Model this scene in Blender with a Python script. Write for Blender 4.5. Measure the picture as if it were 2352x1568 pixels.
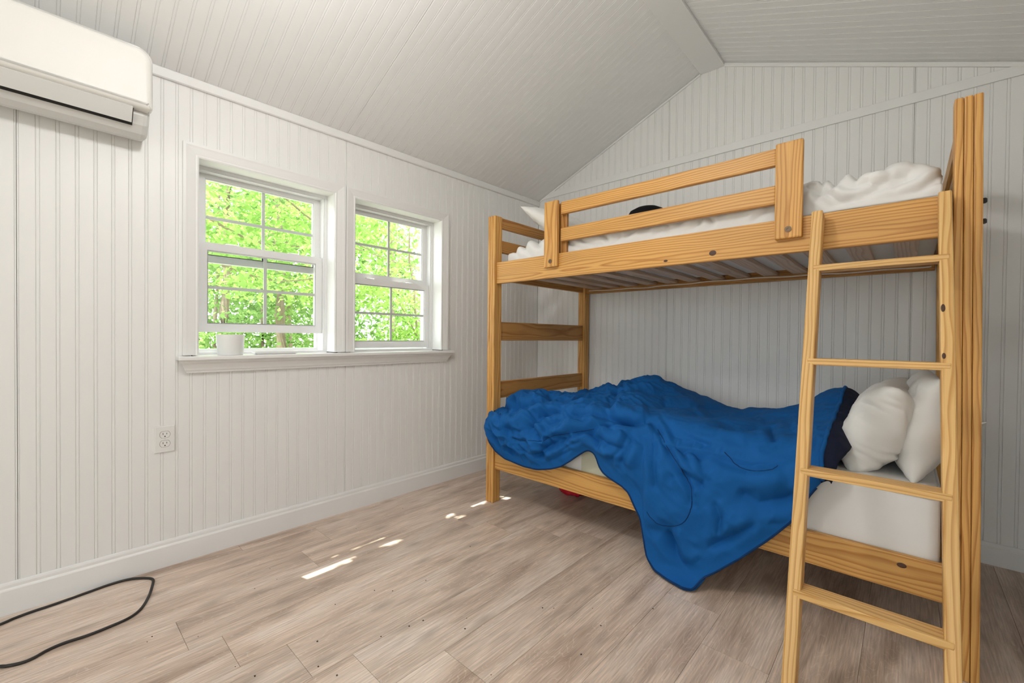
import bpy, bmesh, math, random
import numpy as np
from mathutils import Vector, Matrix, noise as mnoise

random.seed(7)
rng = np.random.default_rng(7)
for o in list(bpy.data.objects):
    bpy.data.objects.remove(o)
S = bpy.context.scene
COL = S.collection

# ------------------------------------------------------------------ camera
# world: X to the right along the back wall, Y towards the back wall (Y=0), Z up
FPX = 992.32
CAM = np.array([2.3401, -2.8833, 1.0017])
YAW, PIT, ROL = 0.7402, -0.0119, 0.0098
_fw = np.array([-math.sin(YAW) * math.cos(PIT), math.cos(YAW) * math.cos(PIT), math.sin(PIT)])
_r = np.array([math.cos(YAW), math.sin(YAW), 0.0])
_u = np.cross(_r, _fw)
_r2 = _r * math.cos(ROL) + _u * math.sin(ROL)
_u2 = -_r * math.sin(ROL) + _u * math.cos(ROL)
cd = bpy.data.cameras.new('camera')
cd.sensor_width = 36.0
cd.lens = 36.0 * FPX / 2352.0
cd.clip_start = 0.05
cam = bpy.data.objects.new('camera', cd)
COL.objects.link(cam)
M = Matrix(((_r2[0], _u2[0], -_fw[0], CAM[0]),
            (_r2[1], _u2[1], -_fw[1], CAM[1]),
            (_r2[2], _u2[2], -_fw[2], CAM[2]),
            (0, 0, 0, 1)))
cam.matrix_world = M
S.camera = cam


def topix(P):
    """world points (n,3) -> photograph pixels (n,2)"""
    d = np.asarray(P) - CAM
    z = d @ _fw
    return np.stack([1176 + FPX * (d @ _r2) / z, 784 - FPX * (d @ _u2) / z], 1)


def floor_at(x, y, z=0.0):
    d = _fw + _r2 * (x - 1176) / FPX - _u2 * (y - 784) / FPX
    return CAM + d * ((z - CAM[2]) / d[2])


# ------------------------------------------------------------------ light
S.view_settings.view_transform = 'Standard'
S.view_settings.look = 'None'
S.view_settings.gamma = 1.0
S.view_settings.exposure = -0.14
S.view_settings.use_curve_mapping = False

W = bpy.data.worlds.new('sky')
S.world = W
W.use_nodes = True
bg = W.node_tree.nodes['Background']
bg.inputs['Color'].default_value = (0.92, 0.965, 1.0, 1)
bg.inputs['Strength'].default_value = 6.0

SUN_DIR = Vector((0.4167, 0.12, -1.0)).normalized()      # direction the sunlight travels
sl = bpy.data.lights.new('sun', 'SUN')
sl.energy = 15.0
sl.angle = math.radians(0.35)
sl.color = (1.0, 0.965, 0.91)
sun = bpy.data.objects.new('sun', sl)
COL.objects.link(sun)
sun.location = (-6, -2, 9)
sun.rotation_euler = SUN_DIR.to_track_quat('-Z', 'Y').to_euler()
LAMP_STRENGTH = 78.0

# ------------------------------------------------------------------ helpers
BASE = {}


def tag(o, label=None, cat=None, group=None, kind=None):
    if label: o['label'] = label
    if cat: o['category'] = cat
    if group: o['group'] = group
    if kind: o['kind'] = kind
    return o


def thing(name, loc, label=None, cat=None, group=None, kind=None):
    o = bpy.data.objects.new(name, None)
    o.empty_display_size = 0.1
    COL.objects.link(o)
    o.location = loc
    BASE[o.name] = Vector(loc)
    return tag(o, label, cat, group, kind)


def mesh(name, V, F, mat, parent=None, smooth=False, grain=None, mats=None, fmat=None):
    V = np.asarray(V, dtype=float)
    base = BASE.get(parent.name, Vector((0, 0, 0))) if parent else Vector((0, 0, 0))
    me = bpy.data.meshes.new(name)
    me.from_pydata((V - np.array(base)).tolist(), [], [list(map(int, f)) for f in F])
    if grain is not None:
        a = me.attributes.new('grain', 'FLOAT_VECTOR', 'POINT')
        a.data.foreach_set('vector', np.asarray(grain, dtype=np.float32).ravel())
    me.materials.append(mat)
    if mats:
        for m in mats: me.materials.append(m)
    if fmat is not None:
        me.polygons.foreach_set('material_index', np.asarray(fmat, dtype=np.int32))
    if smooth:
        me.polygons.foreach_set('use_smooth', [True] * len(me.polygons))
    me.update()
    o = bpy.data.objects.new(name, me)
    COL.objects.link(o)
    if parent:
        o.parent = parent
    BASE[o.name] = base
    return o


def bm_to_arrays(bm):
    bm.verts.index_update()
    V = np.array([v.co[:] for v in bm.verts])
    F = [[v.index for v in f.verts] for f in bm.faces]
    return V, F


def box_arrays(lo, hi, bevel=0.0, seg=2):
    bm = bmesh.new()
    lo, hi = Vector(lo), Vector(hi)
    bmesh.ops.create_cube(bm, size=1.0, matrix=Matrix.Translation((lo + hi) / 2) @ Matrix.Diagonal((*(hi - lo), 1)))
    if bevel > 0:
        bmesh.ops.bevel(bm, geom=bm.edges[:], offset=bevel, segments=seg, affect='EDGES', profile=0.5)
    bmesh.ops.recalc_face_normals(bm, faces=bm.faces)
    V, F = bm_to_arrays(bm)
    bm.free()
    return V, F


def grain_of(V, axis, flip=0.0):
    """grain coordinates: length first, then the two cross axes measured from a virtual pith"""
    o = [a for a in (0, 1, 2) if a != axis]
    c = (V.max(0) + V.min(0)) / 2
    off = rng.uniform(-50, 50)
    ang = rng.uniform(0, 6.28)
    rad = rng.uniform(0.03, 0.075)
    return np.stack([V[:, axis] + off,
                     V[:, o[0]] - c[o[0]] + rad * math.cos(ang),
                     V[:, o[1]] - c[o[1]] + rad * math.sin(ang)], 1)


def box(name, lo, hi, mat, parent=None, bevel=0.0, seg=2, axis=None, xf=None, pith=None):
    V, F = box_arrays(lo, hi, bevel, seg)
    if axis is None:
        axis = int(np.argmax(np.array(hi) - np.array(lo)))
    g = grain_of(V, axis)
    if pith is not None:
        o = [a for a in (0, 1, 2) if a != axis]
        c = (V.max(0) + V.min(0)) / 2
        g[:, 1] = V[:, o[0]] - c[o[0]] + pith[0]
        g[:, 2] = V[:, o[1]] - c[o[1]] + pith[1]
    if xf is not None:
        V = np.array([(xf @ Vector(v))[:] for v in V])
    return mesh(name, V, F, mat, parent, grain=g)


def join(parts):
    V, F, n = [], [], 0
    for v, f in parts:
        V.append(np.asarray(v)); F += [[i + n for i in q] for q in f]; n += len(v)
    return np.concatenate(V), F


def ring_arrays(x0, x1, y0, y1, z0, z1, wy, wz0, wz1):
    """rectangular frame in the YZ plane between x0 and x1"""
    O = [(y0, z0), (y1, z0), (y1, z1), (y0, z1)]
    I = [(y0 + wy, z0 + wz0), (y1 - wy, z0 + wz0), (y1 - wy, z1 - wz1), (y0 + wy, z1 - wz1)]
    V = [(x0, *p) for p in O] + [(x0, *p) for p in I] + [(x1, *p) for p in O] + [(x1, *p) for p in I]
    F = []
    for k in range(4):
        a, b = k, (k + 1) % 4
        F += [[8 + a, 8 + b, 12 + b, 12 + a], [b, a, 4 + a, 4 + b], [a, b, 8 + b, 8 + a], [4 + b, 4 + a, 12 + a, 12 + b]]
    return np.array(V, float), F


def tube_arrays(pts, rad, n=8, closed=False, flat=1.0):
    pts = [Vector(p) for p in pts]
    V, F = [], []
    up = Vector((0, 0, 1))
    for i, p in enumerate(pts):
        t = (pts[min(i + 1, len(pts) - 1)] - pts[max(i - 1, 0)]).normalized()
        s = t.cross(up)
        if s.length < 1e-4: s = t.cross(Vector((1, 0, 0)))
        s.normalize(); b = s.cross(t)
        r = rad[i] if hasattr(rad, '__len__') else rad
        for k in range(n):
            a = 2 * math.pi * k / n
            V.append((p + s * (r * math.cos(a)) + b * (r * flat * math.sin(a)))[:])
    for i in range(len(pts) - 1):
        for k in range(n):
            k2 = (k + 1) % n
            F.append([i * n + k, i * n + k2, (i + 1) * n + k2, (i + 1) * n + k])
    F.append(list(range(n))[::-1]); F.append([(len(pts) - 1) * n + k for k in range(n)])
    return np.array(V), F


def catmull(P, n):
    P = np.asarray(P, float); out = []
    for i in range(len(P) - 1):
        p0, p1, p2, p3 = P[max(i - 1, 0)], P[i], P[i + 1], P[min(i + 2, len(P) - 1)]
        for t in np.linspace(0, 1, n, endpoint=False):
            out.append(.5 * ((2 * p1) + (-p0 + p2) * t + (2 * p0 - 5 * p1 + 4 * p2 - p3) * t * t + (-p0 + 3 * p1 - 3 * p2 + p3) * t ** 3))
    out.append(P[-1])
    return np.array(out)


def lathe_arrays(prof, n=32, c=(0, 0, 0)):
    V, F = [], []
    for r, z in prof:
        for k in range(n):
            a = 2 * math.pi * k / n
            V.append((c[0] + r * math.cos(a), c[1] + r * math.sin(a), c[2] + z))
    for i in range(len(prof) - 1):
        for k in range(n):
            k2 = (k + 1) % n
            F.append([i * n + k, i * n + k2, (i + 1) * n + k2, (i + 1) * n + k])
    return np.array(V), F


# ------------------------------------------------------------------ materials
def new_mat(name):
    m = bpy.data.materials.new(name)
    m.use_nodes = True
    nt = m.node_tree
    b = nt.nodes['Principled BSDF']
    return m, nt, b


def nd(nt, typ, **kw):
    n = nt.nodes.new(typ)
    for k, v in kw.items():
        setattr(n, k, v)
    return n


def plain(name, col, rough=0.5, metal=0.0, spec=0.5, mott=0.0, bump=0.0, scale=12.0):
    m, nt, b = new_mat(name)
    b.inputs['Roughness'].default_value = rough
    b.inputs['Metallic'].default_value = metal
    b.inputs['Specular IOR Level'].default_value = spec
    tc = nd(nt, 'ShaderNodeTexCoord')
    nz = nd(nt, 'ShaderNodeTexNoise')
    nz.inputs['Scale'].default_value = scale
    nz.inputs['Detail'].default_value = 5
    nt.links.new(tc.outputs['Object'], nz.inputs['Vector'])
    mx = nd(nt, 'ShaderNodeMix', data_type='RGBA')
    mx.inputs[6].default_value = (*[c * (1 - mott) for c in col], 1)
    mx.inputs[7].default_value = (*[min(1, c * (1 + mott)) for c in col], 1)
    nt.links.new(nz.outputs['Fac'], mx.inputs[0])
    nt.links.new(mx.outputs[2], b.inputs['Base Color'])
    if bump > 0:
        bp = nd(nt, 'ShaderNodeBump')
        bp.inputs['Strength'].default_value = bump
        bp.inputs['Distance'].default_value = 0.002
        n2 = nd(nt, 'ShaderNodeTexNoise')
        n2.inputs['Scale'].default_value = scale * 12
        nt.links.new(tc.outputs['Object'], n2.inputs['Vector'])
        nt.links.new(n2.outputs['Fac'], bp.inputs['Height'])
        nt.links.new(bp.outputs['Normal'], b.inputs['Normal'])
    return m


def wood(name, early, late, ringf=95.0, rough=0.45, knots=True, cross=1.0):
    m, nt, b = new_mat(name)
    L = nt.links.new
    at = nd(nt, 'ShaderNodeAttribute', attribute_name='grain')
    sep = nd(nt, 'ShaderNodeSeparateXYZ'); L(at.outputs['Vector'], sep.inputs[0])
    # stretched coordinates for wandering of the rings along the board
    mp = nd(nt, 'ShaderNodeMapping'); mp.inputs['Scale'].default_value = (1.7, 9, 9)
    L(at.outputs['Vector'], mp.inputs['Vector'])
    n1 = nd(nt, 'ShaderNodeTexNoise'); n1.inputs['Scale'].default_value = 1.0; n1.inputs['Detail'].default_value = 2.5
    L(mp.outputs[0], n1.inputs['Vector'])
    sq = nd(nt, 'ShaderNodeVectorMath', operation='LENGTH')
    cb = nd(nt, 'ShaderNodeCombineXYZ'); L(sep.outputs['Y'], cb.inputs['Y']); L(sep.outputs['Z'], cb.inputs['Z'])
    L(cb.outputs[0], sq.inputs[0])
    mu = nd(nt, 'ShaderNodeMath', operation='MULTIPLY_ADD')
    L(n1.outputs['Fac'], mu.inputs[0]); mu.inputs[1].default_value = 0.055 * cross; L(sq.outputs['Value'], mu.inputs[2])
    fr = nd(nt, 'ShaderNodeMath', operation='MULTIPLY'); L(mu.outputs[0], fr.inputs[0]); fr.inputs[1].default_value = ringf
    fc = nd(nt, 'ShaderNodeMath', operation='FRACT'); L(fr.outputs[0], fc.inputs[0])
    rp = nd(nt, 'ShaderNodeValToRGB')
    e = rp.color_ramp.elements
    e[0].position = 0.0; e[0].color = (*early, 1)
    e[1].position = 1.0; e[1].color = (*early, 1)
    k = e.new(0.45); k.color = (*[a * .93 + c * .07 for a, c in zip(early, late)], 1)
    k = e.new(0.84); k.color = (*late, 1)
    k = e.new(0.93); k.color = (*[a * .4 + c * .6 for a, c in zip(early, late)], 1)
    L(fc.outputs[0], rp.inputs['Fac'])
    # fine fibre streaks
    mp2 = nd(nt, 'ShaderNodeMapping'); mp2.inputs['Scale'].default_value = (6, 420, 420)
    L(at.outputs['Vector'], mp2.inputs['Vector'])
    n2 = nd(nt, 'ShaderNodeTexNoise'); n2.inputs['Scale'].default_value = 1.0; n2.inputs['Detail'].default_value = 2
    L(mp2.outputs[0], n2.inputs['Vector'])
    hs = nd(nt, 'ShaderNodeHueSaturation')
    mr = nd(nt, 'ShaderNodeMapRange'); mr.inputs['To Min'].default_value = 0.86; mr.inputs['To Max'].default_value = 1.14
    L(n2.outputs['Fac'], mr.inputs['Value']); L(mr.outputs[0], hs.inputs['Value']); L(rp.outputs['Color'], hs.inputs['Color'])
    # broad tone variation
    mp3 = nd(nt, 'ShaderNodeMapping'); mp3.inputs['Scale'].default_value = (2.2, 14, 14)
    L(at.outputs['Vector'], mp3.inputs['Vector'])
    n3 = nd(nt, 'ShaderNodeTexNoise'); n3.inputs['Scale'].default_value = 1.0
    L(mp3.outputs[0], n3.inputs['Vector'])
    mr3 = nd(nt, 'ShaderNodeMapRange'); mr3.inputs['To Min'].default_value = 0.82; mr3.inputs['To Max'].default_value = 1.15
    L(n3.outputs['Fac'], mr3.inputs['Value'])
    hs2 = nd(nt, 'ShaderNodeHueSaturation'); L(mr3.outputs[0], hs2.inputs['Value']); L(hs.outputs[0], hs2.inputs['Color'])
    out = hs2.outputs[0]
    if knots:
        mpk = nd(nt, 'ShaderNodeMapping'); mpk.inputs['Scale'].default_value = (2.6, 7.5, 7.5)
        L(at.outputs['Vector'], mpk.inputs['Vector'])
        vo = nd(nt, 'ShaderNodeTexVoronoi'); vo.inputs['Scale'].default_value = 1.0
        L(mpk.outputs[0], vo.inputs['Vector'])
        kr = nd(nt, 'ShaderNodeMapRange'); kr.inputs['From Min'].default_value = 0.030; kr.inputs['From Max'].default_value = 0.060
        kr.inputs['To Min'].default_value = 1.0; kr.inputs['To Max'].default_value = 0.0
        L(vo.outputs['Distance'], kr.inputs['Value'])
        mk = nd(nt, 'ShaderNodeMix', data_type='RGBA'); mk.inputs[7].default_value = (.16, .06, .02, 1)
        L(kr.outputs[0], mk.inputs[0]); L(out, mk.inputs[6]); out = mk.outputs[2]
    L(out, b.inputs['Base Color'])
    b.inputs['Roughness'].default_value = rough
    b.inputs['Specular IOR Level'].default_value = 0.4
    return m


def floor_mat():
    m, nt, b = new_mat('vinyl_oak_plank')
    L = nt.links.new
    at = nd(nt, 'ShaderNodeAttribute', attribute_name='grain')
    oi = nd(nt, 'ShaderNodeObjectInfo')
    ofs = nd(nt, 'ShaderNodeMath', operation='MULTIPLY'); L(oi.outputs['Random'], ofs.inputs[0]); ofs.inputs[1].default_value = 173.0
    cb = nd(nt, 'ShaderNodeCombineXYZ'); L(ofs.outputs[0], cb.inputs['X']); L(ofs.outputs[0], cb.inputs['Y'])
    add = nd(nt, 'ShaderNodeVectorMath', operation='ADD'); L(at.outputs['Vector'], add.inputs[0]); L(cb.outputs[0], add.inputs[1])

    def noise(sx, sy, detail, dist=0.0):
        mp = nd(nt, 'ShaderNodeMapping'); mp.inputs['Scale'].default_value = (sx, sy, 1)
        L(add.outputs[0], mp.inputs['Vector'])
        n = nd(nt, 'ShaderNodeTexNoise'); n.inputs['Scale'].default_value = 1; n.inputs['Detail'].default_value = detail
        n.inputs['Distortion'].default_value = dist
        L(mp.outputs[0], n.inputs['Vector'])
        return n
    broad = noise(1.6, 9, 3, .6)
    fine = noise(9, 190, 4)
    wander = noise(2.4, 13, 2, .4)
    rp = nd(nt, 'ShaderNodeValToRGB')
    e = rp.color_ramp.elements
    e[0].position = 0.30; e[0].color = (.42, .300, .228, 1)
    e[1].position = 0.72; e[1].color = (.80, .670, .580, 1)
    k = e.new(0.5); k.color = (.69, .540, .438, 1)
    L(broad.outputs['Fac'], rp.inputs['Fac'])
    # limed cathedral lines: contours of the wandering noise
    mu = nd(nt, 'ShaderNodeMath', operation='MULTIPLY'); L(wander.outputs['Fac'], mu.inputs[0]); mu.inputs[1].default_value = 30
    fc = nd(nt, 'ShaderNodeMath', operation='FRACT'); L(mu.outputs[0], fc.inputs[0])
    mr = nd(nt, 'ShaderNodeMapRange'); mr.inputs['From Min'].default_value = .78; mr.inputs['From Max'].default_value = 1.0
    mr.inputs['To Min'].default_value = 0; mr.inputs['To Max'].default_value = .32
    L(fc.outputs[0], mr.inputs['Value'])
    mx = nd(nt, 'ShaderNodeMix', data_type='RGBA'); mx.inputs[7].default_value = (.86, .79, .71, 1)
    L(mr.outputs[0], mx.inputs[0]); L(rp.outputs['Color'], mx.inputs[6])
    # dark pores
    fr = nd(nt, 'ShaderNodeMapRange'); fr.inputs['From Min'].default_value = .28; fr.inputs['From Max'].default_value = .72
    fr.inputs['To Min'].default_value = .72; fr.inputs['To Max'].default_value = 1.2
    L(fine.outputs['Fac'], fr.inputs['Value'])
    hs = nd(nt, 'ShaderNodeHueSaturation'); L(fr.outputs[0], hs.inputs['Value']); L(mx.outputs[2], hs.inputs['Color'])
    # knots
    mpk = nd(nt, 'ShaderNodeMapping'); mpk.inputs['Scale'].default_value = (2.6, 6.0, 1)
    L(add.outputs[0], mpk.inputs['Vector'])
    vo = nd(nt, 'ShaderNodeTexVoronoi', voronoi_dimensions='2D'); vo.inputs['Scale'].default_value = 1
    L(mpk.outputs[0], vo.inputs['Vector'])
    kr = nd(nt, 'ShaderNodeMapRange'); kr.inputs['From Min'].default_value = .02; kr.inputs['From Max'].default_value = .16
    kr.inputs['To Min'].default_value = .5; kr.inputs['To Max'].default_value = 0
    L(vo.outputs['Distance'], kr.inputs['Value'])
    mk = nd(nt, 'ShaderNodeMix', data_type='RGBA'); mk.inputs[7].default_value = (.32, .25, .20, 1)
    L(kr.outputs[0], mk.inputs[0]); L(hs.outputs[0], mk.inputs[6])
    # tone of each plank
    pr = nd(nt, 'ShaderNodeMapRange'); pr.inputs['To Min'].default_value = .93; pr.inputs['To Max'].default_value = 1.10
    L(oi.outputs['Random'], pr.inputs['Value'])
    h2 = nd(nt, 'ShaderNodeHueSaturation'); L(pr.outputs[0], h2.inputs['Value']); L(mk.outputs[2], h2.inputs['Color'])
    L(h2.outputs[0], b.inputs['Base Color'])
    b.inputs['Roughness'].default_value = 0.42
    bp = nd(nt, 'ShaderNodeBump'); bp.inputs['Strength'].default_value = .15; bp.inputs['Distance'].default_value = .001
    L(fine.outputs['Fac'], bp.inputs['Height']); L(bp.outputs['Normal'], b.inputs['Normal'])
    return m


def fabric(name, col, rough=0.85, weave=900.0, sheen=0.0, bump=.25, var=.06):
    m, nt, b = new_mat(name)
    L = nt.links.new
    tc = nd(nt, 'ShaderNodeTexCoord')
    n = nd(nt, 'ShaderNodeTexNoise'); n.inputs['Scale'].default_value = weave; n.inputs['Detail'].default_value = 2
    L(tc.outputs['Object'], n.inputs['Vector'])
    n2 = nd(nt, 'ShaderNodeTexNoise'); n2.inputs['Scale'].default_value = 9; n2.inputs['Detail'].default_value = 4
    L(tc.outputs['Object'], n2.inputs['Vector'])
    mx = nd(nt, 'ShaderNodeMix', data_type='RGBA')
    mx.inputs[6].default_value = (*[c * (1 - var) for c in col], 1)
    mx.inputs[7].default_value = (*[min(1, c * (1 + var)) for c in col], 1)
    L(n2.outputs['Fac'], mx.inputs[0]); L(mx.outputs[2], b.inputs['Base Color'])
    b.inputs['Roughness'].default_value = rough
    b.inputs['Specular IOR Level'].default_value = .2
    b.inputs['Sheen Weight'].default_value = sheen
    bp = nd(nt, 'ShaderNodeBump'); bp.inputs['Strength'].default_value = bump; bp.inputs['Distance'].default_value = .0008
    L(n.outputs['Fac'], bp.inputs['Height']); L(bp.outputs['Normal'], b.inputs['Normal'])
    return m


def glass_mat():
    m = bpy.data.materials.new('window_glass'); m.use_nodes = True
    nt = m.node_tree; nt.nodes.clear()
    o = nd(nt, 'ShaderNodeOutputMaterial'); t = nd(nt, 'ShaderNodeBsdfTransparent'); g = nd(nt, 'ShaderNodeBsdfGlossy')
    t.inputs['Color'].default_value = (.97, .985, .975, 1); g.inputs['Roughness'].default_value = .02
    g.inputs['Color'].default_value = (1, 1, 1, 1)
    f = nd(nt, 'ShaderNodeFresnel'); f.inputs['IOR'].default_value = 1.5
    x = nd(nt, 'ShaderNodeMixShader')
    ge = nd(nt, 'ShaderNodeNewGeometry'); sb = nd(nt, 'ShaderNodeMath', operation='SUBTRACT'); sb.inputs[0].default_value = 1.0
    nt.links.new(ge.outputs['Backfacing'], sb.inputs[1])
    ml = nd(nt, 'ShaderNodeMath', operation='MULTIPLY'); nt.links.new(sb.outputs[0], ml.inputs[0]); nt.links.new(f.outputs[0], ml.inputs[1])
    nt.links.new(ml.outputs[0], x.inputs[0]); nt.links.new(t.outputs[0], x.inputs[1]); nt.links.new(g.outputs[0], x.inputs[2])
    nt.links.new(x.outputs[0], o.inputs[0])
    return m


def leaf_mat(name, c1, c2):
    m = bpy.data.materials.new(name); m.use_nodes = True
    nt = m.node_tree; nt.nodes.clear(); L = nt.links.new
    o = nd(nt, 'ShaderNodeOutputMaterial'); d = nd(nt, 'ShaderNodeBsdfDiffuse'); t = nd(nt, 'ShaderNodeBsdfTranslucent')
    at = nd(nt, 'ShaderNodeAttribute', attribute_name='tint')
    mx = nd(nt, 'ShaderNodeMix', data_type='RGBA'); mx.inputs[6].default_value = (*c1, 1); mx.inputs[7].default_value = (*c2, 1)
    L(at.outputs['Fac'], mx.inputs[0]); L(mx.outputs[2], d.inputs[0]); L(mx.outputs[2], t.inputs[0])
    x = nd(nt, 'ShaderNodeMixShader'); x.inputs[0].default_value = .5
    L(d.outputs[0], x.inputs[1]); L(t.outputs[0], x.inputs[2]); L(x.outputs[0], o.inputs[0])
    return m


M_wall = plain('white_wall_paint', (.86, .853, .84), .42, mott=.015, scale=3)
M_ceil = plain('white_ceiling_paint', (.87, .865, .86), .45, mott=.02, scale=3)
M_trim = plain('white_trim_paint', (.86, .855, .845), .35, mott=.012, scale=5)
M_gap = plain('dark_sheathing', (.10, .09, .08), .9)
M_vinyl = plain('white_window_vinyl', (.82, .82, .82), .28, mott=.01)
M_munt = plain('grey_window_grille', (.62, .62, .60), .4)
M_glass = glass_mat()
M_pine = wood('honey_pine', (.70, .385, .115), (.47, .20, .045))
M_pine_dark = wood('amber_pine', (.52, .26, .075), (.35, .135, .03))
M_ladder = wood('pale_pine', (.78, .49, .19), (.56, .285, .08), ringf=110)
M_slat = wood('raw_slat_pine', (.62, .45, .32), (.46, .30, .19), ringf=80, knots=False)
M_floor = floor_mat()
M_blue = fabric('blue_comforter_cloth', (.006, .100, .335), .8, sheen=0.0, bump=.35, var=.10)
M_navy = fabric('navy_comforter_lining', (.010, .014, .035), .85)
M_seam = fabric('dark_blue_seam_thread', (.006, .035, .12), .85)
M_sheet = fabric('white_bed_sheet', (.80, .79, .775), .8, bump=.2, var=.02)
M_pillow = fabric('white_pillow_cotton', (.78, .765, .735), .8, bump=.2, var=.03)
M_matt = fabric('cream_mattress_ticking', (.60, .60, .47), .9, weave=400, bump=.5, var=.05)
M_mattb = fabric('grey_white_mattress_base', (.78, .75, .69), .9, weave=300)
M_ac = plain('glossy_white_plastic', (.80, .785, .75), .07, spec=.5)
M_ac2 = plain('matte_white_plastic', (.74, .74, .72), .38)
M_black = plain('black_slot', (.012, .012, .012), .6)
M_steel = plain('black_steel', (.02, .02, .022), .45, metal=.3)
M_bolt = plain('bronze_bolt', (.16, .11, .07), .4, metal=.8)
M_cord = plain('black_rubber', (.018, .014, .013), .5)
M_plate = plain('white_outlet_plastic', (.82, .81, .79), .3)
M_felt = fabric('black_felt', (.008, .008, .009), .95)
M_red = plain('red_plastic', (.55, .01, .03), .25)
M_pot = plain('frosted_white_plastic', (.86, .86, .85), .35)
M_bark = plain('grey_brown_bark', (.30, .235, .165), .9, mott=.35, bump=.8, scale=9)
M_ground = plain('leaf_litter_ground', (.37, .36, .30), .95, mott=.45, scale=2.2)
M_roof = plain('brown_roof_board', (.30, .25, .2), .8)
M_leaf1 = leaf_mat('lime_green_leaf', (.22, .40, .08), (.50, .68, .22))
M_leaf2 = leaf_mat('mid_green_leaf', (.14, .28, .07), (.36, .53, .18))
M_leaf3 = leaf_mat('pale_green_leaf', (.40, .56, .20), (.74, .80, .48))

# ------------------------------------------------------------------ room shell
RX, RYF = 2.81, -5.30           # right wall, wall behind the camera
PITCH = 0.0508
RIDGE_L, RIDGE_R, RIDGE_Z = 1.334, 1.479, 2.698


def crown_top(y):
    return 2.1515 + 0.0124 * (y + 0.02)


def zceil(x, y):
    if x <= 1.406:
        a = crown_top(y) - 0.0042
        return a + (2.7065 - a) * x / RIDGE_L
    return 2.7155 + (2.166 - 2.7155) * (x - RIDGE_R) / (RX - RIDGE_R)


# bead profile: (offset from the bead centre, depth)
BEAD = [(-.0064, 0), (-.0048, -.0026), (-.0033, -.0005), (0, 0), (.0033, -.0005), (.0048, -.0026), (.0064, 0)]


def bead_profile(a, b, joint):
    """profile positions from a to b with beads every PITCH, in phase with joint"""
    pts = [(a + .0007, 0.0)]
    k0 = math.ceil((a - joint) / PITCH - 1e-6) - 1
    k = k0
    while joint + k * PITCH < b + .02:
        c = joint + k * PITCH
        for o, d in BEAD:
            if a + .002 < c + o < b - .002: pts.append((c + o, d))
        k += 1
    pts.append((b - .0007, 0.0))
    return pts


def panel(name, prof, intervals, place, parent, mat, thick=.006):
    """strip mesh: prof list of (s,depth); intervals(s0,s1)->list of (lo(s),hi(s)); place(s,t,d)->xyz"""
    V, F = [], []

    def quad(*p):
        n = len(V); V.extend(p); F.append([n, n + 1, n + 2, n + 3])
    for (s0, d0), (s1, d1) in zip(prof[:-1], prof[1:]):
        for lo, hi in intervals(s0, s1):
            quad(place(s0, lo(s0), d0), place(s1, lo(s1), d1), place(s1, hi(s1), d1), place(s0, hi(s0), d0))
    for s, d in (prof[0], prof[-1]):
        e = 1e-4 if s == prof[0][0] else -1e-4
        for lo, hi in intervals(min(s, s + e), max(s, s + e)):
            quad(place(s, lo(s), -thick), place(s, lo(s), d), place(s, hi(s), d), place(s, hi(s), -thick))
    V = np.array(V)
    # make face normals look along +depth
    o = mesh(name, V, F, mat, parent)
    s0 = (prof[0][0] + prof[-1][0]) / 2
    want = Vector(place(s0, 1.0, 1.0)) - Vector(place(s0, 1.0, 0.0))
    if o.data.polygons[len(prof) // 2].normal.dot(want) < 0:
        o.data.flip_normals()
    return o


W1 = (-2.403, -1.785)
W2 = (-1.665, -1.047)
WZ0, WZ1 = 0.905, 1.778


# floor
fl = mesh('floor', *box_arrays((-.02, RYF - .02, -.09), (RX + .02, .02, -.0045)), M_gap)
tag(fl, 'grey brown oak look vinyl plank floor', kind='structure')
PW, PL = .196, 1.219
x_edges = [.68 - PW * k for k in range(4, 0, -1)] + [.68 + PW * k for k in range(0, 12)]
known = {round(.68, 3): -2.477, round(.68 + PW, 3): -2.346, round(.68 + 2 * PW, 3): -2.222, round(.68 - PW, 3): -2.566}
full_mesh = None
for i in range(len(x_edges) - 1):
    a, b = max(x_edges[i], 0.004), min(x_edges[i + 1], RX - .004)
    if b - a < .01: continue
    j = known.get(round(x_edges[i], 3), -2.4 + rng.uniform(-.6, .6))
    while j > RYF: j -= PL
    while j < -.004:
        y0, y1 = max(j, RYF + .004), min(j + PL, -.004)
        full = abs((y1 - y0) - PL) < 1e-6 and abs((b - a) - PW) < 1e-6
        if y1 - y0 > .02:
            if full and full_mesh:
                o = bpy.data.objects.new('floor_plank', full_mesh); COL.objects.link(o); o.parent = fl
                o.location = ((a + b) / 2, (y0 + y1) / 2, 0)
            else:
                hx, hy = (b - a) / 2 - .0005, (y1 - y0) / 2 - .0005
                V, F = box_arrays((-hx, -hy, -.0044), (hx, hy, 0.0))
                g = np.stack([V[:, 1], V[:, 0], V[:, 2]], 1)
                o = mesh('floor_plank', V, F, M_floor, fl, grain=g)
                o.location = ((a + b) / 2, (y0 + y1) / 2, 0)
                if full: full_mesh = o.data
        j += PL

# ---- wall_left: sheathing with the two window holes, then bead board panels
ZT = 2.16


def left_sheath():
    x0, x1 = -.16, -.0065
    P = []
    P.append(box_arrays((x0, RYF - .1, -.5), (x1, .1, WZ0 - .03)))
    P.append(box_arrays((x0, RYF - .1, WZ1 + .02), (x1, .1, ZT + .02)))
    for a, b in ((RYF - .1, W1[0] - .02), (W1[1] + .02, W2[0] - .02), (W2[1] + .02, .1)):
        P.append(box_arrays((x0, a, WZ0 - .03), (x1, b, WZ1 + .02)))
    return join(P)


wl = mesh('wall_left', *left_sheath(), M_gap)
tag(wl, 'white bead board wall with two windows', kind='structure')


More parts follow.
